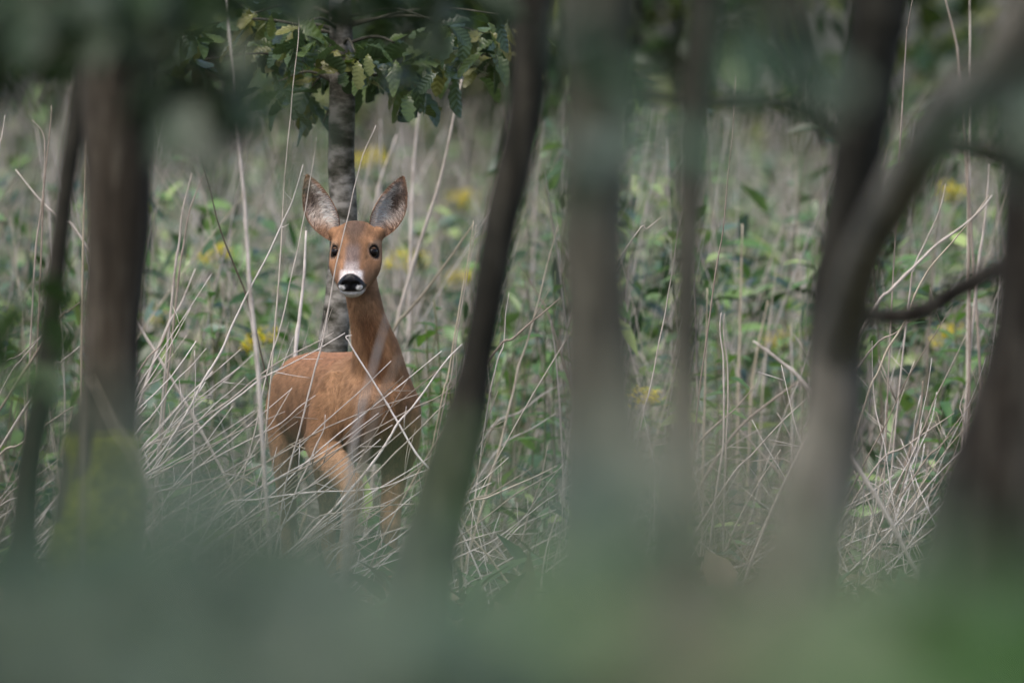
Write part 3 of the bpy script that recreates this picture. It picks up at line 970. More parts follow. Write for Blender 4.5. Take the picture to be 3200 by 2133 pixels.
    flow -= nrm * (flow * nrm).sum(1)[:, None]
    flow /= np.linalg.norm(flow, axis=1)[:, None] + 1e-9
    L = r.uniform(5, 9, N) * hb + r.uniform(13, 24, N) * (1 - hb)
    muz = hd & ((root_ - HO) @ Hf > 90)
    L = np.where(muz, L * 0.6, L)
    lift = (0.20 + 0.08 * hb)[:, None]
    tip = root_ + (flow + nrm * lift) * L[:, None]
    mid = root_ + (flow * 0.5 + nrm * lift * 0.75) * L[:, None]
    wd = (0.75 - 0.25 * hb)[:, None]
    sdv = np.cross(nrm, flow); sdv /= np.linalg.norm(sdv, axis=1)[:, None] + 1e-9
    cl = 1 + 0.5 * np.array([mnoise.noise(Vector((p[0] * 0.09, p[1] * 0.04, p[2] * 0.022))) for p in root_])
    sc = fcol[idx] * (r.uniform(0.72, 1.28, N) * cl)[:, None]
    e = fur_src
    root_ = np.vstack([root_, [q[0] for q in e]]); nrm = np.vstack([nrm, [q[1] for q in e]])
    eL = np.array([q[3] for q in e])[:, None]; et = np.array([q[2] for q in e])
    er = np.array([q[0] for q in e]); en = np.array([q[1] for q in e])
    tip = np.vstack([tip, er + et * eL]); mid = np.vstack([mid, er + et * eL * 0.5 + en * eL * 0.12])
    es = np.cross(en, et); es /= np.linalg.norm(es, axis=1)[:, None]
    sdv = np.vstack([sdv, es]); wd = np.vstack([wd, np.array([q[5] for q in e])[:, None]])
    sc = np.vstack([sc, [q[4] for q in e]])
    NT = len(root_)
    V = np.stack([root_ - sdv * wd, root_ + sdv * wd, mid + sdv * wd * 0.8, mid - sdv * wd * 0.8, tip], 1)
    Vf = ((V.reshape(-1, 3)) - org) * S
    i0 = np.arange(NT)[:, None] * 5
    tri = np.concatenate([i0 + np.array((0, 1, 2)), i0 + np.array((0, 2, 3)), i0 + np.array((3, 2, 4))], 0)
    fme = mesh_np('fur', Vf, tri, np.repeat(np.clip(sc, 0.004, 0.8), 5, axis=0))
    na = fme.attributes.new('skin_normal', 'FLOAT_VECTOR', 'POINT'); na.data.foreach_set('vector', np.repeat(nrm, 5, axis=0).astype(np.float32).ravel())
    m, nt, nd, l, b = mat('deer_fur')
    at = nd.new('ShaderNodeAttribute'); at.attribute_name = 'Col'
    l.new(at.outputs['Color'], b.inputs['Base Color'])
    b.inputs['Roughness'].default_value = 0.75; b.inputs['Specular IOR Level'].default_value = 0.25
    an = nd.new('ShaderNodeAttribute'); an.attribute_name = 'skin_normal'
    l.new(an.outputs['Vector'], b.inputs['Normal'])
    fo = link('fur', fme, deer, m)
    fo['kind'] = 'stuff'
    return deer


DEER = build_deer()


# ------------------------------------------------------------------ dry stalks traced from the photograph, rooted in the ground
def place_stalk(pts, w, d, label, group, material='stalk', name='dry_stalk', sides=6, slant=0.0, to_ground=True, twigs=()):
    m = mpp(d)
    n = len(pts)
    W = [np.array(P(px, py, d + slant * (i / max(n - 1, 1)))) for i, (px, py) in enumerate(pts)]
    if W[0][2] < W[-1][2]:
        W = W[::-1]
    lo = W[-1]
    if to_ground and lo[2] > 0.03:
        t = W[-1] - W[-2]; t /= np.linalg.norm(t)
        hx = t[0] / max(-t[2], 0.25)
        hx = max(-1.0, min(1.0, hx))
        for f in (0.6, 0.25, -0.02):
            W.append(np.array((lo[0] + hx * lo[2] * (1 - f) * (0.55 + 0.15 * f), lo[1] + 0.02 * (1 - f), lo[2] * f if f > 0 else -0.04)))
    W = np.array(W)
    c = catmull(W, 4)
    k = len(c)
    r0 = w * m * 0.37
    t = np.linspace(0, 1, k)
    rad = r0 * (0.42 + 0.58 * np.minimum(1, t * 2.2))
    rad *= 1 + 0.10 * np.sin(np.arange(k) * 2.9 + w) + 0.22 * (np.arange(k) % 7 == 3)
    jit = np.array([(mnoise.noise(Vector((i * 0.35, w * 3.1, pts[0][0]))), mnoise.noise(Vector((i * 0.35, 9.0, pts[0][1]))), 0) for i in range(k)]) * 0.0015
    c = c + jit
    base = c[-1].copy(); base[2] = 0
    vs_ = [tube(c[::-1] - base, rad[::-1], sides=sides)]
    for (ti, ang, ln) in twigs:
        i = int(ti * (k - 1)); q = c[i] - base
        dirv = c[max(i - 2, 0)] - c[min(i + 2, k - 1)]; dirv /= np.linalg.norm(dirv)
        dd = np.array((dirv[0] * math.cos(ang) - dirv[2] * math.sin(ang), dirv[1] - 0.1, dirv[0] * math.sin(ang) + dirv[2] * math.cos(ang)))
        cc = catmull([q, q + dd * ln * 0.5 + np.array((0, 0, 0.002)), q + dd * ln + np.array((0, 0, 0.006))], 3)
        vs_.append(tube(cc, np.linspace(rad[i] * 0.6, rad[i] * 0.25, len(cc)), sides=4))
    V = np.vstack([v for v, _ in vs_])
    F, o = [], 0
    for v, f in vs_:
        F.append(f + o); o += len(v)
    ob = link(name, mesh_np(name, V, np.vstack(F)), mat=M[material], loc=tuple(base))
    tag(ob, label, 'dry stalk', group)
    return ob


G_CHEST = 'dry stalks leaning across the deer'
L_CHEST = 'thin pale dry stalk slanting across the chest and legs of the deer'
G_SIDE = 'dry stalks leaning beside the mossy trunk'
L_SIDE = 'thin pale dry stalk slanting between the mossy trunk and the deer'
G_MID = 'dry stalks between the leaning and the thick grey trunk'
L_MID = 'thin dry stalk between the dark leaning trunk and the thick grey trunk'
G_GAP = 'dry stalks between the slender stem and the slanting trunk'
L_GAP = 'thin dry stalk between the slender stem and the slanting grey trunk'
G_EDGE = 'dry stalks between the slanting trunk and the broad edge trunk'
L_EDGE = 'thin dry stalk between the slanting grey trunk and the broad brown trunk'
G_FAR = 'dry stalks by the thin leaning stem'
L_FAR = 'thin dry stalk beside the thin dark leaning stem'
G_BACK = 'upright dry stalks behind the deer'
L_BACK = 'thick blurred dry stalk standing behind the deer among green herbs'

REGION = {G_SIDE: ('mossy trunk', 'deer'), G_MID: ('leaning trunk', 'thick grey trunk'), G_GAP: ('slender stem', 'slanting trunk'), G_EDGE: ('slanting trunk', 'broad edge trunk')}


def stalk_label(label, group, slope, right, thick):
    a = ('thick' if thick else 'thin') + ' ' + ('level' if slope < 22 else 'slanting' if slope < 50 else 'steep' if slope < 76 else 'upright')
    if group == G_CHEST:
        return a + ' dry stalk crossing the chest or legs of the deer'
    if group == G_FAR:
        return a + ' dry stalk beside the thin dark leaning stem' + ('' if 'upright' in a else ', tip ' + ('towards' if right else 'away from') + ' the mossy trunk')
    if group not in REGION: return label
    l_, r_ = REGION[group]
    if 'upright' in a: return a + ' dry stalk between the ' + l_ + ' and the ' + r_
    if not right: l_, r_ = r_, l_
    return a + ' dry stalk, tip towards the ' + r_ + ', foot towards the ' + l_


def A(pts, w, d, label, group, *args, **kw):
    t, b = (pts[0], pts[-1]) if pts[0][1] < pts[-1][1] else (pts[-1], pts[0])
    slope = math.degrees(math.atan2(b[1] - t[1], abs(t[0] - b[0]) + 1e-6))
    return place_stalk(pts, w, d, stalk_label(label, group, slope, t[0] > b[0], w >= 12), group, *args, **kw)


A([(947, 515), (914, 627), (885, 690), (840, 790), (782, 900), (733, 1000), (690, 1100), (640, 1180), (605, 1250), (560, 1330), (520, 1390), (470, 1450), (430, 1500)], 11, 25.0, 'long straight pale stalk slanting up to the tip of the ear by the sapling', None, 'stalk_pale', twigs=[(0.08, 1.2, 0.03), (0.15, -1.0, 0.02)])
A([(645, 1088), (600, 1140), (545, 1195), (510, 1250), (470, 1305), (425, 1355)], 8, 25.1, L_SIDE, G_SIDE, 'stalk_pale')
A([(752, 1090), (680, 1155), (632, 1195), (590, 1235), (540, 1290), (490, 1350), (440, 1405)], 7, 25.1, L_SIDE, G_SIDE, 'stalk_pale')
A([(607, 1095), (611, 1180), (606, 1260), (605, 1330), (606, 1400), (602, 1470), (595, 1530), (588, 1580)], 7, 24.9, 'short upright dry stalk crossing the slanting ones beside the mossy trunk', None)
A([(765, 1178), (725, 1218), (680, 1255), (635, 1300), (590, 1345), (540, 1395), (500, 1430)], 6, 25.1, L_SIDE, G_SIDE, 'stalk_pale')
A([(1043, 1038), (1000, 1063), (886, 1122), (806, 1176), (714, 1252), (607, 1321), (522, 1367), (442, 1413)], 8, 25.0, L_SIDE, G_SIDE, twigs=[(0.1, 0.7, 0.07), (0.17, 0.8, 0.08), (0.24, 0.7, 0.09), (0.3, -0.6, 0.06), (0.05, 1.2, 0.05)])
A([(1078, 1040), (995, 1090), (920, 1130), (840, 1170), (806, 1190), (750, 1235), (680, 1288), (620, 1345), (560, 1400), (500, 1455), (440, 1500)], 9, 24.95, L_SIDE, G_SIDE, 'stalk_pale', twigs=[(0.08, 0.8, 0.06), (0.14, -0.6, 0.05), (0.2, 0.7, 0.07), (0.22, -0.7, 0.08)])
A([(832, 1262), (790, 1295), (740, 1340), (690, 1378), (620, 1420), (550, 1450), (480, 1480), (440, 1500)], 6, 25.0, L_SIDE, G_SIDE)
A([(890, 1285), (830, 1312), (760, 1340), (690, 1375), (620, 1410), (540, 1455), (480, 1490), (440, 1520)], 8, 24.9, L_SIDE, G_SIDE)
A([(985, 1234), (930, 1275), (880, 1320), (820, 1353), (750, 1388), (680, 1425), (610, 1465), (540, 1520), (470, 1555)], 7, 24.9, L_CHEST, G_CHEST, 'stalk_pale')
A([(912, 1210), (885, 1260), (845, 1325), (815, 1365), (780, 1430), (740, 1490), (700, 1550), (660, 1620)], 7, 24.8, L_CHEST, G_CHEST)
A([(1317, 1227), (1250, 1250), (1170, 1275), (1090, 1305), (1000, 1345), (940, 1380), (880, 1415), (820, 1450), (740, 1480), (640, 1500), (560, 1525), (460, 1555)], 8, 24.9, L_CHEST, G_CHEST)
A([(1419, 1201), (1370, 1240), (1290, 1275), (1200, 1325), (1130, 1360), (1060, 1400), (1000, 1435), (940, 1465), (880, 1490), (800, 1530), (700, 1575), (600, 1610)], 8, 24.85, L_CHEST, G_CHEST, twigs=[(0.03, 0.6, 0.05), (0.06, -0.5, 0.05)])
A([(1445, 1074), (1390, 1130), (1335, 1210), (1290, 1270), (1245, 1320), (1215, 1370), (1170, 1440), (1120, 1500), (1060, 1570), (1010, 1620), (950, 1680), (900, 1730)], 12, 24.8, 'stout pale stalk slanting up past the deer to the dark leaning trunk', None, 'stalk_pale')
A([(1100, 1047), (1082, 1052), (1092, 1072), (1140, 1150), (1200, 1245), (1250, 1330), (1300, 1415), (1362, 1497)], 9, 24.8, 'straight white stalk with a hooked tip slanting down across the chest of the deer', None, 'stalk_pale')
A([(1378, 1449), (1300, 1480), (1200, 1520), (1100, 1532), (1000, 1535), (900, 1545), (800, 1560), (700, 1580)], 7, 24.75, L_CHEST, G_CHEST, 'stalk_pale')
A([(1327, 1573), (1250, 1575), (1150, 1585), (1060, 1600), (980, 1625)], 7, 24.75, L_CHEST, G_CHEST)
A([(1360, 1500), (1290, 1550), (1230, 1600), (1170, 1645), (1120, 1690), (1060, 1720)], 7, 24.7, L_CHEST, G_CHEST, 'stalk_pale')
A([(1016, 1295), (1010, 1345), (985, 1395), (960, 1460), (930, 1520), (905, 1590), (880, 1650)], 7, 24.7, L_CHEST, G_CHEST, 'stalk_pale')
A([(1296, 1150), (1260, 1210), (1220, 1275), (1180, 1340), (1140, 1410), (1110, 1470), (1070, 1540), (1040, 1590)], 6, 24.75, L_CHEST, G_CHEST)
A([(1390, 1260), (1330, 1320), (1270, 1380), (1200, 1450), (1120, 1530), (1050, 1600), (990, 1650)], 8, 24.7, L_CHEST, G_CHEST)
A([(1290, 1640), (1200, 1665), (1120, 1690), (1040, 1720)], 6, 24.6, L_CHEST, G_CHEST)
A([(1175, 392), (1137, 480), (1108, 580), (1085, 690), (1064, 770), (1043, 870), (1024, 980), (1005, 1080), (985, 1150), (962, 1240), (940, 1330), (915, 1420), (895, 1500), (880, 1580)], 8, 24.85, 'thin grey stalk rising in front of the face of the deer past its eye', None)
A([(936, -40), (932, 120), (915, 280), (905, 400), (892, 520), (885, 640), (880, 740), (872, 860), (864, 960), (856, 1060), (850, 1150), (838, 1260), (828, 1400), (820, 1520)], 8, 25.1, 'tallest thin stalk reaching into the oak leaves above the deer', None, twigs=[(0.05, 0.15, 0.1)])
A([(989, 430), (980, 500), (965, 590), (950, 680), (930, 780), (905, 890), (885, 990), (865, 1060), (845, 1120), (822, 1220), (800, 1330), (775, 1430), (755, 1520)], 7, 24.9, 'thin stalk crossing the shaded ear of the deer', None)
A([(705, -40), (720, 150), (735, 330), (750, 480), (765, 650), (775, 800), (785, 950), (800, 1080), (815, 1300), (830, 1500), (840, 1650)], 20, 23.2, 'tall thick pale reed between the mossy trunk and the deer', None, 'stalk_pale')
A([(957, 720), (950, 860), (935, 1000), (925, 1080)], 20, 26.2, 'broken thick pale reed stump standing by the sapling trunk', None, 'stalk_pale')
for q, w, d, lb_ in [([(1445, 240), (1400, 450), (1376, 560), (1335, 690), (1300, 800), (1270, 900), (1235, 1040)], 20, 27.6, 'tall thick blurred stalk rising beside the cheek of the deer'), ([(1480, 700), (1430, 770), (1345, 890), (1270, 980), (1230, 1030)], 16, 27.2, 'thick slanting stalk leaning from the neck of the deer to the leaning trunk'),
                ([(1320, 280), (1300, 420), (1290, 560), (1285, 700)], 16, 29.0, 'blurred upright stalk just beyond the lit ear of the deer'), ([(1240, 420), (1190, 560), (1175, 640)], 14, 29.0, 'blurred stalk standing between the two ears of the deer'), ([(600, 540), (570, 660), (560, 760), (545, 860)], 12, 26.6, 'pale stalk arching close beside the mossy trunk')]:
    A(q, w, d, lb_, G_BACK)
A([(1480, 690), (1460, 830), (1440, 930), (1420, 1050), (1400, 1180), (1385, 1230)], 8, 26.3, L_MID, G_MID)
A([(1488, 700), (1466, 830), (1447, 930), (1428, 1050), (1410, 1180), (1395, 1230)], 7, 26.3, L_MID, G_MID)
A([(1752, 930), (1700, 975), (1650, 1015), (1600, 1060), (1545, 1100)], 11, 25.1, 'short straight grey twig pointing up to the thick grey trunk', None, twigs=[(0.25, 0.35, 0.08)])
for q, w, d in [([(1590, 915), (1580, 990), (1575, 1070), (1560, 1110), (1540, 1190), (1525, 1260)], 7, 25.2), ([(1747, 700), (1710, 830), (1680, 950), (1650, 1060), (1620, 1150), (1595, 1260), (1560, 1400), (1525, 1520), (1490, 1640), (1460, 1750)], 12, 26.7),
                ([(1667, 1458), (1600, 1500), (1530, 1545), (1460, 1575)], 7, 25.0), ([(1742, 1453), (1680, 1485), (1600, 1520), (1520, 1555), (1450, 1580)], 9, 25.0), ([(1572, 1655), (1500, 1675), (1415, 1710)], 8, 24.6),
                ([(1440, 1615), (1480, 1685), (1530, 1740), (1580, 1810), (1630, 1880)], 11, 24.3), ([(1740, 1605), (1710, 1700), (1695, 1780), (1690, 1850)], 11, 24.6), ([(1712, 1390), (1690, 1500), (1655, 1600), (1635, 1680), (1615, 1780)], 9, 26.0),
                ([(1760, 1200), (1700, 1230), (1620, 1290), (1540, 1330)], 10, 27.5), ([(1740, 1290), (1660, 1340), (1560, 1400)], 9, 27.0), ([(1720, 1000), (1735, 1090), (1745, 1200), (1750, 1260)], 10, 27.0), ([(1620, 820), (1680, 920), (1720, 1000)], 10, 27.5)]:
    A(q, w, d, L_MID, G_MID)
for q, w, d in [([(2140, 640), (2120, 720), (2105, 820), (2092, 900), (2075, 1000), (2050, 1120), (2030, 1220), (2005, 1310)], 7, 25.6), ([(2300, 240), (2290, 400), (2275, 550), (2262, 700), (2245, 800), (2229, 900), (2210, 1050), (2190, 1180)], 8, 25.2),
                ([(2254, 977), (2250, 1030), (2260, 1130), (2262, 1250), (2258, 1400), (2240, 1520), (2225, 1640)], 11, 26.0), ([(2264, 980), (2262, 1040), (2272, 1130), (2274, 1250), (2268, 1400)], 8, 26.0),
                ([(2360, 1203), (2300, 1275), (2240, 1325), (2170, 1400)], 10, 26.0), ([(2525, 1241), (2440, 1320), (2350, 1420), (2290, 1480)], 9, 25.4), ([(2355, 1065), (2440, 1130), (2520, 1210)], 22, 23.4),
                ([(2264, 1430), (2350, 1440), (2480, 1448)], 6, 25.3), ([(2440, 1404), (2370, 1510), (2300, 1640)], 9, 25.6), ([(2310, 1340), (2390, 1430), (2450, 1500)], 16, 27.2), ([(2500, 1190), (2400, 1260), (2290, 1360)], 16, 27.0),
                ([(2305, 1697), (2400, 1725)], 7, 24.8), ([(2400, 940), (2370, 1080), (2350, 1200), (2345, 1290)], 14, 28.5), ([(2065, 680), (2020, 715), (1975, 748)], 6, 25.3), ([(2320, 700), (2315, 900), (2310, 1100)], 14, 28.5), ([(2210, 900), (2205, 1100), (2200, 1300)], 14, 27.5)]:
    A(q, w, d, L_GAP, G_GAP)
for q, w, d in [([(3090, 610), (3040, 680), (2990, 740), (2920, 820), (2868, 900), (2830, 1000), (2775, 1090), (2740, 1170), (2715, 1225)], 10, 25.2), ([(2885, 1190), (2875, 1290), (2855, 1370), (2820, 1480), (2790, 1560)], 15, 26.5),
                ([(3020, 1045), (2970, 1150), (2925, 1240), (2890, 1330), (2850, 1420)], 8, 25.8), ([(2982, 1290), (2900, 1345), (2820, 1400), (2750, 1440)], 9, 25.8), ([(2982, 1346), (2930, 1400), (2890, 1440)], 9, 25.6), ([(3022, 1200), (3000, 1270), (3010, 1310)], 8, 25.6),
                ([(2665, 1495), (2755, 1530)], 6, 25.2), ([(2668, 1470), (2710, 1560), (2760, 1690)], 12, 26.2), ([(2875, 1530), (2860, 1600), (2845, 1660)], 14, 26.0), ([(2955, 575), (2935, 660), (2890, 760), (2855, 840), (2845, 900)], 9, 26.2),
                ([(3100, 610), (3060, 660), (2990, 720), (2920, 770), (2850, 840), (2780, 910), (2730, 970)], 15, 24.2), ([(3025, 430), (3025, 600), (3027, 750), (3028, 870), (3030, 1000), (3030, 1150)], 14, 27.0), ([(3090, 510), (3085, 620), (3070, 740), (3055, 850)], 14, 27.0),
                ([(2950, -20), (2985, 120), (3000, 250)], 15, 27.2), ([(3030, -50), (3032, 150), (3030, 330)], 14, 27.4), ([(2850, 0), (2835, 90), (2830, 150)], 8, 26.0), ([(2870, 980), (2800, 1040), (2715, 1100)], 10, 25.6)]:
    A(q, w, d, L_EDGE, G_EDGE)
for q, w, d in [([(100, 375), (135, 420), (140, 520), (130, 640), (115, 750), (105, 880)], 9, 26.2), ([(160, 330), (155, 420), (140, 560), (132, 700)], 9, 26.2), ([(50, 530), (130, 630), (200, 690), (255, 745)], 14, 26.6), ([(270, 280), (268, 500), (262, 700), (258, 900)], 12, 26.4),
                ([(255, 940), (210, 975), (175, 1010)], 12, 26.2), ([(250, 1080), (190, 1130), (155, 1160)], 11, 26.0), ([(15, 360), (5, 430), (-5, 500)], 8, 25.8), ([(200, 1420), (110, 1490), (20, 1550)], 8, 25.6), ([(200, 1475), (100, 1540), (0, 1580)], 8, 25.6), ([(140, 1040), (60, 1110), (-10, 1160)], 8, 25.6),
                ([(130, 1050), (70, 1120), (20, 1190)], 9, 25.7), ([(225, 1270), (140, 1330), (60, 1390), (0, 1420)], 12, 26.0)]:
    A(q, w, d, L_FAR, G_FAR)
A([(612, 430), (650, 570), (690, 720), (740, 850), (780, 960)], 9, 26.2, 'thin dark bent stalk between the mossy trunk and the deer', None, 'stalk_dark')
A([(640, 540), (595, 650), (575, 760), (560, 850)], 10, 26.3, L_SIDE, G_SIDE)
A([(610, 840), (570, 940), (510, 1050)], 13, 26.6, L_SIDE, G_SIDE)
A([(530, 1010), (500, 1080), (440, 1150)], 10, 25.7, L_SIDE, G_SIDE)
A([(1215, 980), (1170, 1130), (1125, 1300), (1100, 1420), (1090, 1600)], 26, 19.5, 'long blurred stalk crossing the throat and chest of the deer', None, 'stalk')
A([(1250, 1110), (1200, 1230), (1150, 1380), (1120, 1560)], 24, 19.0, 'shorter blurred stalk crossing only the shoulder of the deer', None, 'stalk')
A([(275, 950), (272, 1100), (268, 1300), (262, 1500), (255, 1750)], 20, 17.5, 'blurred upright stalk in front of the mossy trunk', None)
A([(290, 1180), (360, 1330), (430, 1460)], 18, 17.3, 'blurred slanting stalk in front of the mossy trunk', None)

# shared stalk meshes for the tangle
def stalk_variant(k):
    r = random.Random(100 + k)
    n = 9
    pts = [np.array((0, 0, -0.03))]
    dx = 0.0
    for i in range(1, n):
        dx += r.gauss(0, 0.022)
        pts.append(np.array((dx * 0.12 * i / 3, r.gauss(0, 0.006), i / (n - 1))))
    c = catmull(pts, 2)
    kk = len(c)
    rad = 0.0021 * (1 - 0.6 * np.linspace(0, 1, kk)) * (1 + 0.25 * (np.arange(kk) % 5 == 2))
    vs_ = [tube(c, rad, sides=5)]
    for _ in range(r.randint(0, 3)):
        i = r.randint(kk // 2, kk - 2)
        q = c[i]; a = r.choice((-1, 1)) * r.uniform(0.4, 0.9); ln = r.uniform(0.04, 0.12)
        vs_.append(tube(np.array([q, q + np.array((math.sin(a) * ln * 0.5, 0, math.cos(a) * ln * 0.5)), q + np.array((math.sin(a) * ln, 0.01, math.cos(a) * ln))]), [0.0013, 0.001, 0.0006], sides=4))
    V = np.vstack([v for v, _ in vs_]); F, o = [], 0
    for v, f in vs_:
        F.append(f + o); o += len(v)
    return mesh_np('dry_stalk', V, np.vstack(F))


STALKS = [stalk_variant(k) for k in range(10)]
for k, me in enumerate(STALKS): me.materials.append(M['stalk' if k % 3 else 'stalk_pale'])


def scatter_stalks(n, pxr, dr, hr, lean, leansd, label, group, seed):
    r = random.Random(seed)
    for i in range(n):
        d = r.uniform(*dr)
        px = r.uniform(*pxr)
        p = P(px, 1500, d)
        o = link('dry_stalk', STALKS[r.randrange(10)], loc=(p[0], p[1], gz(p[0], p[1])))
        h = r.uniform(*hr)
        w = r.uniform(0.8, 1.4) * h ** 0 / 1.0
        o.scale = (w, w, h)
        o.rotation_euler = (r.gauss(0, 0.12), max(-1.25, min(1.25, r.gauss(lean, leansd))), r.uniform(-0.5, 0.5))
        le = o.rotation_euler.y
        tag(o, stalk_label(label, group, 90 - abs(math.degrees(le)), le > 0, False), 'dry stalk', group)


scatter_stalks(24, (50, 620), (24.7, 25.3), (0.5, 0.95), 1.0, 0.12, L_SIDE, G_SIDE, 1)
scatter_stalks(12, (560, 1100), (24.4, 24.9), (0.35, 0.7), 1.05, 0.15, L_CHEST, G_CHEST, 2)
scatter_stalks(34, (-300, 250), (24.8, 27.0), (0.4, 0.9), 0.85, 0.3, L_FAR, G_FAR, 3)
scatter_stalks(20, (1300, 1750), (24.6, 27.0), (0.3, 0.7), 0.6, 0.6, L_MID, G_MID, 4)
scatter_stalks(22, (2100, 2550), (24.8, 27.5), (0.3, 0.8), 0.4, 0.7, L_GAP, G_GAP, 5)
scatter_stalks(48, (2600, 3050), (25.0, 27.0), (0.25, 0.7), 0.7, 0.5, L_EDGE, G_EDGE, 6)


# ------------------------------------------------------------------ the mass of dry grass, herbs and bushes behind
def build_back_mass():
    n = 10500
    d = 28.4 + 21.5 * rng.random(n) ** 0.85
    hw = d * 1600 / FPX
    x = rng.uniform(-1, 1, n) * (hw * 1.25 + 0.8)
    y = d - D
    clump = np.array([mnoise.noise(Vector((a * 0.9, b * 0.5, 2.0))) for a, b in zip(x, y)])
    keep = rng.random(n) < 0.55 + 0.9 * clump
    # keep clear of the deer's body
    keep &= ~((y < 1.3) & (abs(x + 0.38) < 0.45))
    x, y, d = x[keep], y[keep], d[keep]; n = len(x)
    base = np.stack([x, y, np.full(n, -0.03)], -1)
    h = rng.uniform(0.5, 1.3, n) * (0.85 + 0.014 * (d - 26))
    cc = np.array([(0.36, 0.32, 0.28), (0.48, 0.43, 0.40), (0.58, 0.53, 0.50), (0.42, 0.37, 0.30), (0.20, 0.17, 0.13)])
    col = cc[rng.integers(0, 5, n)] * rng.uniform(0.75, 1.2, (n, 1))
    V, F, C = many_stalks(base, h, rng.normal(0.10, 0.20, n), rng.normal(0, 0.15, n), rng.normal(0.05, 0.18, (n, 2)), rng.uniform(0.0018, 0.0060, n), col)
    o = link('dry_grass', mesh_np('dry_grass', V, F, C), mat=M['stalk_attr'])
    tag(o, 'mass of pale dry grass stems standing in the clearing behind the deer', 'dry grass', kind='stuff')
    # lodged thin straw close to the ground
    n = 4200
    d = 24.4 + 16 * rng.random(n) ** 1.3
    x = rng.uniform(-1, 1, n) * (d * 1600 / FPX * 1.25 + 0.5); y = d - D
    k_ = ~((y < 0.6) & (x > -1.4) & (x < 0.0) & (rng.random(n) < 0.85)); x, y = x[k_], y[k_]; n = len(x)
    base = np.stack([x, y, rng.uniform(-0.02, 0.10, n)], -1)
    col = cc[rng.integers(0, 4, n)] * rng.uniform(0.7, 1.15, (n, 1))
    V, F, C = many_stalks(base, rng.uniform(0.15, 0.45, n), rng.normal(1.1, 0.9, n), rng.normal(0, 0.6, n), rng.normal(0, 0.3, (n, 2)), rng.uniform(0.0010, 0.0024, n), col, seg=3)
    o = link('lodged_straw', mesh_np('lodged_straw', V, F, C), mat=M['stalk_attr'])
    tag(o, 'fallen straw lying tangled over the ground round the deer', 'straw', kind='stuff')
    # green grass blades and herb leaves
    n = 58000
    d = 25.4 + 28 * rng.random(n) ** 0.72
    x = rng.uniform(-1, 1, n) * (d * 1600 / FPX * 1.25 + 0.8); y = d - D
    cl = np.array([1.25 * mnoise.noise(Vector((a * 1.6, b * 0.8, 12.0))) for a, b in zip(x, y)])
    top = 0.50 + 0.48 * cl + 0.009 * (d - 25)
    z = np.maximum(0.02, top * rng.random(n) ** 0.7 * 1.25)
    keep = ~((y > -0.25) & (y < 1.1) & (abs(x + 0.36) < 0.34)) & ((d > 28.8) | (z < 0.20 + 0.03 * (d - 25)))
    x, y, z, cl = x[keep], y[keep], z[keep], cl[keep]; n = len(x)
    pos = np.stack([x, y, z], -1)
    ax = rng.normal(size=(n, 3)); ax[:, 2] = ax[:, 2] * 0.5 + 0.25
    up = rng.normal(size=(n, 3)) * 0.45 + np.array((0, -0.25, 1))
    L = rng.uniform(0.045, 0.12, n)
    gs = np.array([(0.018, 0.04, 0.014), (0.03, 0.07, 0.022), (0.075, 0.15, 0.045), (0.13, 0.22, 0.065), (0.10, 0.155, 0.11), (0.22, 0.29, 0.10)])
    gi = np.clip((2.5 + 5.5 * np.array([mnoise.noise(Vector((a * 4.0, b * 2.5, c * 4.0))) for a, b, c in pos]) + rng.normal(0, 1.1, n)), 0, 5).astype(int)
    col = gs[gi] * rng.uniform(0.7, 1.3, (n, 1))
    V, F, C = many_leaves(pos, ax, up, L, L * rng.uniform(0.16, 0.42, n), col)
    o = link('undergrowth', mesh_np('undergrowth', V, F, C), mat=M['foliage'])
    tag(o, 'low green leafy undergrowth filling the clearing behind the deer', 'undergrowth', kind='stuff')

    # low growth on the wood floor between the lens and the deer
    n = 26000
    y = rng.uniform(-23, 0.2, n); x = rng.uniform(-3.2, 3.2, n)
    z = np.abs(rng.normal(0, 0.05, n)) + 0.01
    ax = rng.normal(size=(n, 3)); ax[:, 2] = np.abs(ax[:, 2]) * 0.8
    up = rng.normal(size=(n, 3)) * 0.4 + np.array((0, 0, 1))
    L = rng.uniform(0.05, 0.15, n)
    fs = np.array([(0.04, 0.085, 0.025), (0.06, 0.11, 0.03), (0.09, 0.07, 0.04), (0.13, 0.10, 0.065), (0.03, 0.06, 0.02)])
    V, F, C = many_leaves(np.stack([x, y, z], -1), ax, up, L, L * rng.uniform(0.2, 0.6, n), fs[rng.integers(0, 5, n)] * rng.uniform(0.7, 1.3, (n, 1)))
    o = link('ground_cover', mesh_np('ground_cover', V, F, C), mat=M['foliage_dull'])
    tag(o, 'low leaves and litter covering the wood floor under the trunks', 'ground cover', kind='stuff')


build_back_mass()

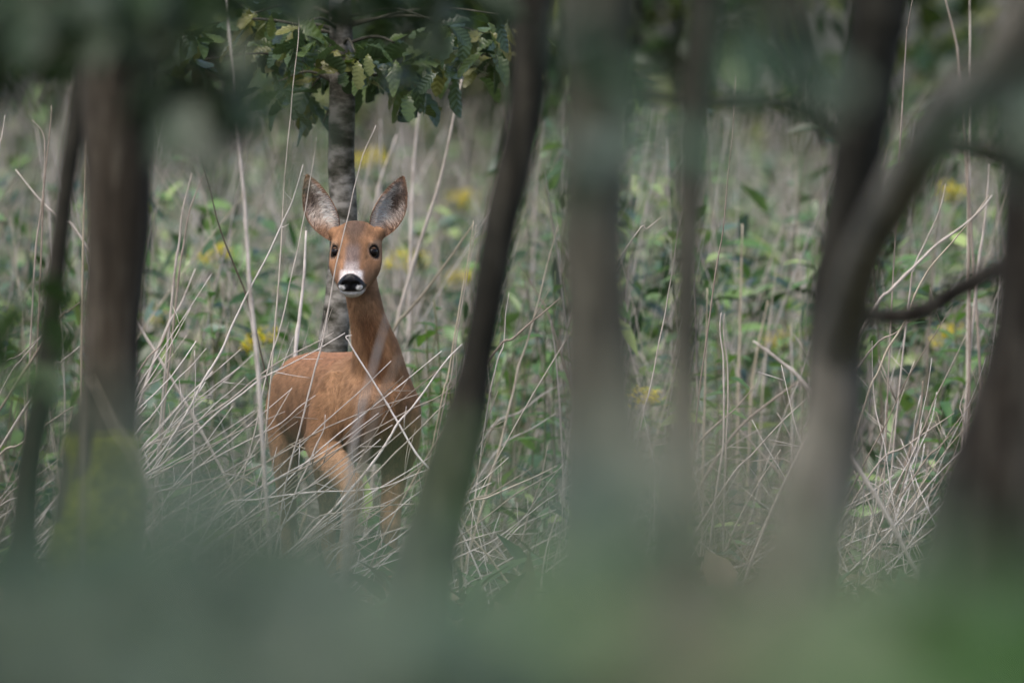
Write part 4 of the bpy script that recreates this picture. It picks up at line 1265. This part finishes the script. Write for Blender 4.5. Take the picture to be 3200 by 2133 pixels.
# bushes closing off the clearing
BUSH_LABELS = ['dark green bush behind the dry grass above the mossy trunk', 'dark bush behind the dry grass beyond the oak sapling', 'dark bush behind the dry grass beyond the thick grey trunk',
               'olive green bush behind the dry grass beyond the slender stem', 'dark bush behind the dry grass beyond the slanting trunk', 'dark green bush behind the dry grass beyond the broad edge trunk']
for k, (x, y) in enumerate([(-3.4, 26.0), (-1.6, 28.5), (0.2, 26.5), (1.5, 24.0), (2.9, 27.5), (4.4, 26.0)]):
    rt = empty('bush', (x, y, 0))
    r = random.Random(k)
    for i in range(5):
        a = r.uniform(0, 6.28)
        c = catmull([(0, 0, -0.05), (math.cos(a) * 0.25, math.sin(a) * 0.25, 1.2), (math.cos(a) * 0.8, math.sin(a) * 0.8, 2.8)], 4)
        link('stem', tube_mesh('stem', c, np.linspace(0.035, 0.008, len(c)), sides=6), rt, M['bark_dark'])
    blobs = [(r.uniform(-0.9, 0.9), r.uniform(-0.5, 0.5), r.uniform(0.9, 3.6), 0.9, 0.7, 0.7) for _ in range(9)]
    link('foliage', crown_mesh('foliage', blobs, 3600, 0.16, [tuple(np.array(c) * (1.2 if k == 3 else 0.95)) for c in GREENS] + [(0.12, 0.15, 0.03)], 200 + k), rt, M['foliage'])
    tag(rt, BUSH_LABELS[k], 'bush', 'bushes closing off the clearing')


# ------------------------------------------------------------------ leafy plants and yellow flowers
def lance_leaf(seed, L=0.11, Wd=0.026):
    r = random.Random(seed)
    V, F = [], []
    st = [(0, .1), (.15, .55), (.35, 1), (.55, .9), (.75, .6), (.92, .22), (1, .03)]
    cu = r.uniform(0.15, 0.6); fo = r.uniform(0.2, 0.5)
    for t, w in st:
        for sd in (-1, 0, 1):
            V.append((sd * w * Wd / 2, L * t, -cu * L * t * t + abs(sd) * w * Wd / 2 * fo))
    for i in range(len(st) - 1):
        a = i * 3; F += [(a, a + 1, a + 4, a + 3), (a + 1, a + 2, a + 5, a + 4)]
    me = mesh_np('leaf', np.array(V), F); me.materials.append(M['herb_leaf'])
    return me


LANCE = [lance_leaf(k, 0.11, w) for k, w in enumerate((0.026, 0.034, 0.03, 0.045))]


def flower_head_mesh(seed):
    r = np.random.default_rng(seed)
    n = 46
    pos = r.normal(size=(n, 3)) * np.array((0.018, 0.018, 0.012))
    ax = r.normal(size=(n, 3)); ax[:, 2] = abs(ax[:, 2]) * 0.5
    V, F, C = many_leaves(pos, ax, np.tile((0, 0, 1.0), (n, 1)) + r.normal(size=(n, 3)) * 0.3, r.uniform(0.010, 0.02, n), r.uniform(0.006, 0.010, n), np.ones((n, 3)))
    me = mesh_np('flower_head', V, F); me.materials.append(M['petal'])
    return me


HEADS = [flower_head_mesh(k) for k in range(4)]
STEM = tube_mesh('stem', catmull([(0, 0, -0.03), (0.01, 0, 0.3), (-0.01, 0.005, 0.65), (0.01, 0, 1.0)], 3), np.linspace(0.004, 0.0015, 10), sides=5)
STEM.materials.append(M['herb_stem'])


def plant(name, x, y, h, label, group, nleaf, heads=0, seed=0, lscale=1.0, zmin=0.2, cat='plant'):
    r = random.Random(seed)
    rt = empty(name, (x, y, gz(x, y)))
    s = link('stem', STEM, rt); s.scale = (1, 1, h); s.rotation_euler = (0, 0, r.uniform(0, 6))
    for i in range(nleaf):
        z = h * (zmin + (1 - zmin) * (i + r.random() * 0.6) / nleaf)
        a = i * 2.4 + r.uniform(-0.4, 0.4)
        lf = link('leaf', LANCE[r.randrange(4)], rt)
        lf.location = (0, 0, z)
        lf.rotation_euler = look_rot((math.cos(a), math.sin(a), r.uniform(0.0, 0.8)), r.uniform(-0.3, 0.3))
        sc = lscale * r.uniform(0.7, 1.2); lf.scale = (sc, sc, sc)
    for i in range(heads):
        f = link('flower_head', HEADS[r.randrange(4)], rt)
        f.location = (r.gauss(0, 0.018), r.gauss(0, 0.02), h + r.uniform(-0.03, 0.02)) if i else (0.008, 0, h)
        sc = r.uniform(0.7, 1.1); f.scale = (sc, sc, sc); f['kind'] = 'stuff'
    tag(rt, label, cat, group)
    return rt


G_FL = 'yellow flowered plants in the clearing'
for k, (px, py, d, lab) in enumerate([(1108, 495, 36, 'yellow flowered plant behind the pricked ear by the sapling'), (1166, 486, 37, 'yellow flowered plant just clear of the sapling trunk'), (1450, 605, 36, 'yellow flowered plant beside the upper part of the dark leaning trunk'),
                                      (1418, 862, 33, 'yellow flowered plant between the neck of the deer and the leaning trunk'), (1262, 798, 32, 'yellow flowered plant touching the cheek of the deer, the nearer of two'), (1292, 822, 33, 'yellow flowered plant behind the one at the cheek of the deer'),
                                      (680, 775, 31, 'yellow flowered plant behind the thin dark bent stalk'), (782, 1065, 29, 'yellow flowered plant behind the back of the deer'), (2982, 600, 32, 'yellow flowered plant between the slanting trunk and the broad edge trunk, above the branch'),
                                      (2948, 1040, 30, 'yellow flowered plant under the low branch of the broad edge trunk'), (2440, 1050, 31, 'yellow flowered plant beside the dark trunk below its horizontal branch'), (2030, 1238, 29, 'yellow flowered plant between the thick grey trunk and the slender stem'),
                                      (2300, 880, 36, 'yellow flowered plant just behind the slender stem'), (520, 1000, 33, 'yellow flowered plant close to the mossy trunk')]):
    p = P(px, py, d)
    plant('flowering_plant', p[0], p[1], max(p[2] - gz(p[0], p[1]), 0.25), lab, G_FL, 9, 3, 300 + k, 0.9, 0.3, 'flower')

r_ = random.Random(9)
HL = {'a': ('leafy green plant between the neck of the deer and the leaning trunk', 'green plants right of the deer'),
      'b': ('leafy green plant between the mossy trunk and the deer', 'green plants by the mossy trunk'),
      'c': ('leafy green plant between the dark leaning trunk and the thick grey trunk', 'green plants by the grey trunk'),
      'd': ('leafy green plant between the slender stem and the slanting trunk', 'green plants by the slender stem'),
      'e': ('leafy green plant between the slanting trunk and the broad edge trunk', 'green plants by the edge trunk')}
k = 0
for key, n, pxr, dr, hr in [('a', 9, (1290, 1440), (27.6, 28.6), (0.45, 0.70)), ('b', 12, (480, 900), (28.0, 31.5), (0.4, 0.75)), ('c', 10, (1560, 1740), (27.8, 31.5), (0.35, 0.75)), ('d', 10, (2220, 2530), (27.6, 31.5), (0.35, 0.7)), ('e', 10, (2740, 3080), (27.4, 31), (0.3, 0.75))]:
    for i in range(n):
        d = r_.uniform(*dr); p = P(r_.uniform(*pxr), 1400, d)
        plant('leafy_plant', p[0], p[1], r_.uniform(*hr), HL[key][0], HL[key][1], 11, 0, 500 + k, r_.uniform(0.6, 0.95), 0.15)
        k += 1


# ------------------------------------------------------------------ out-of-focus leaves close to the lens
def near_shrub(name, label, px0, px1, top, d, n, cols, seed, size=0.07, extra=(), group='shrubs close to the lens'):
    """top: py of the leafy top; leaves hang down to below the picture"""
    r = np.random.default_rng(seed)
    pm = P((px0 + px1) / 2, 1900, d)
    rt = empty(name, (pm[0], pm[1], 0))
    off = np.array((pm[0], pm[1], 0))
    px = r.uniform(px0, px1, n)
    edge = np.array([mnoise.noise(Vector((a * 0.004, seed, 0))) for a in px]) * 130
    py = top + 140 + edge + (2450 - top) * r.random(n) ** 0.62
    dd = d + r.uniform(-0.5, 0.5, n)
    pos = np.array([P(a, b, c) for a, b, c in zip(px, py, dd)])
    low = pos.copy()
    pos = np.vstack([pos] + [np.array([P(ex + r.normal() * sx, ey + r.normal() * sy, d + r.uniform(-0.3, 0.3)) for _ in range(m_)]) for ex, ey, sx, sy, m_ in extra]) - off
    n = len(pos)
    ax = r.normal(size=(n, 3)); ax[:, 2] *= 0.5
    up = r.normal(size=(n, 3)) * 0.5 + np.array((0, -0.3, 1))
    L = size * r.uniform(0.6, 1.2, n)
    cols = np.array(cols)
    col = cols[r.integers(0, len(cols), n)] * r.uniform(0.75, 1.25, (n, 1))
    V, F, C = many_leaves(pos, ax, up, L, L * r.uniform(0.45, 0.65, n), col)
    link('foliage', mesh_np('foliage', V, F, C), rt, M['foliage_dull'])
    for i in range(6):
        j = r.integers(0, n)
        e = pos[j]
        c = catmull([(r.normal() * 0.04, r.normal() * 0.04, -0.04), (e[0] * 0.5, e[1] * 0.5, e[2] * 0.5), tuple(e)], 4)
        link('stem', tube_mesh('stem', c, np.linspace(0.007, 0.002, len(c)), sides=6), rt, M['bark_dark'])
    tag(rt, label, 'shrub', group)


BLUEG = [(0.042, 0.069, 0.045), (0.031, 0.058, 0.032), (0.054, 0.080, 0.060)]
FRESH = [(0.044, 0.090, 0.024), (0.058, 0.100, 0.030), (0.038, 0.072, 0.024)]
BROWNL = [(0.14, 0.115, 0.08), (0.11, 0.095, 0.065), (0.085, 0.09, 0.055)]
DEEP = [(0.018, 0.035, 0.014), (0.024, 0.044, 0.018)]  # dark greens; shade on the near boughs is put into their leaf colour
near_shrub('low_shrub', 'blurred dark green shrub at the foot of the thin leaning stem', -350, 250, 1740, 5.4, 190, DEEP + DEEP + BLUEG[1:2], 31)
near_shrub('low_shrub', 'blurred bluish green shrub in front of the foot of the mossy trunk', 130, 620, 1600, 5.6, 190, BLUEG, 32, extra=[(330, 1640, 90, 60, 10)])
near_shrub('low_shrub', 'blurred grey green shrub in front of the legs of the deer', 520, 1150, 1620, 5.0, 200, BLUEG + FRESH[:1], 33, extra=[(760, 1580, 120, 60, 14)])
near_shrub('low_shrub', 'blurred green shrub in front of the foot of the dark leaning trunk', 1050, 1720, 1740, 5.2, 200, FRESH + BLUEG, 34)
near_shrub('low_shrub', 'blurred light green shrub in front of the foot of the thick grey trunk', 1660, 2160, 1560, 5.6, 190, FRESH + BLUEG, 35, extra=[(1900, 1500, 120, 60, 16)])
near_shrub('withered_shrub', 'blurred brownish withered shrub in front of the slender stem', 2080, 2520, 1560, 5.4, 170, BROWNL, 36, extra=[(2230, 1480, 70, 60, 8)])
near_shrub('low_shrub', 'blurred olive green shrub in front of the slanting trunk', 2430, 2850, 1660, 5.2, 170, FRESH + BROWNL[2:], 37)
near_shrub('low_shrub', 'blurred grey shrub in front of the straw between the last two trunks', 2720, 3100, 1720, 5.6, 170, BLUEG, 38)
near_shrub('low_shrub', 'blurred deep green shrub in front of the broad edge trunk', 2950, 3500, 1700, 4.6, 190, [(0.045, 0.11, 0.018), (0.035, 0.085, 0.016)], 39)


# low leafy boughs of young trees standing just outside the picture
def side_bough(name, label, trunk_px, d, start_py, clusters, seed, cols, size=0.075):
    r = random.Random(seed)
    b = P(trunk_px, 440, d)
    rt = empty(name, (b[0], b[1], 0)); off = np.array((b[0], b[1], 0))
    c = catmull([(0, 0, -0.05), (0.02, 0.02, 1.0), (-0.02, 0, 2.0), (0.03, 0.02, 3.6)], 6)
    link('trunk', tube_mesh('trunk', c, np.linspace(0.035, 0.008, len(c)), sides=12, rough=0.08, seed=seed), rt, M['bark_dark'])
    P_, A_, U_, L_, C_ = [], [], [], [], []
    cols = np.array(cols)
    for px, py, sx, sy, m_ in clusters:
        tip = P(px, py, d) - off
        z0 = tip[2] + 0.12 + 0.12 * abs(tip[0])
        st = np.array((0, 0, z0))
        cv = catmull([st, (st + tip) / 2 + np.array((0, 0, 0.06)), tip], 6)
        link('limb', tube_mesh('limb', cv, np.linspace(0.010, 0.002, len(cv)), sides=6), rt, M['bark_dark'])
        for i in range(m_):
            P_.append(P(px + r.gauss(0, sx), py + r.gauss(0, sy), d + r.gauss(0, 0.15)) - off)
            A_.append((r.gauss(0, 1), r.gauss(0, 1), r.gauss(-0.3, 0.5))); U_.append((r.gauss(0, 0.5), r.gauss(-0.2, 0.5), 1))
            L_.append(size * r.uniform(0.6, 1.2)); C_.append(cols[r.randrange(len(cols))] * r.uniform(0.75, 1.25))
    L_ = np.array(L_)
    V, F, C = many_leaves(np.array(P_), np.array(A_), np.array(U_), L_, L_ * 0.6, np.array(C_))
    link('foliage', mesh_np('foliage', V, F, C), rt, M['foliage_dull'])
    link('crown', crown_mesh('crown', [(0, 0, 2.4, 0.5, 0.5, 0.4), (0.2, 0.1, 3.0, 0.5, 0.5, 0.4), (-0.2, 0, 3.5, 0.4, 0.4, 0.3)], 700, 0.09, GREENS, seed), rt, M['foliage'])
    tag(rt, label, 'tree')


side_bough('young_tree', 'dark blurred leafy bough hanging between the mossy trunk and the oak sapling', -500, 12.6, 100,
           [(60, 40, 130, 50, 44), (200, 10, 150, 50, 50), (420, 20, 120, 50, 44), (560, 250, 50, 60, 20), (680, 340, 60, 60, 18), (640, 400, 60, 40, 10), (10, 200, 30, 50, 8), (968, 455, 10, 60, 5)], 61, DEEP)
side_bough('young_tree', 'blurred dark leaves hanging across the top of the oak sapling', -350, 16.0, 100,
           [(1010, -15, 80, 20, 8), (1250, 15, 100, 30, 15), (1400, -15, 90, 20, 8), (650, -10, 80, 15, 8), (1240, 160, 35, 40, 6)], 62, DEEP)
side_bough('young_tree', 'blurred blue-green leaves hanging over the thick grey trunk', 3900, 9.0, 100,
           [(1870, 120, 50, 70, 7), (1920, 320, 50, 80, 8), (1830, 430, 40, 50, 3), (2600, 150, 45, 60, 4), (2380, 60, 25, 120, 6), (2960, 330, 60, 70, 5), (3150, 380, 50, 90, 6)], 63, BLUEG)
side_bough('young_tree', 'blurred green leaf spray beside the thin leaning stem', -420, 15.0, 900,
           [(60, 960, 60, 30, 10), (60, 1140, 50, 20, 6)], 64, FRESH)
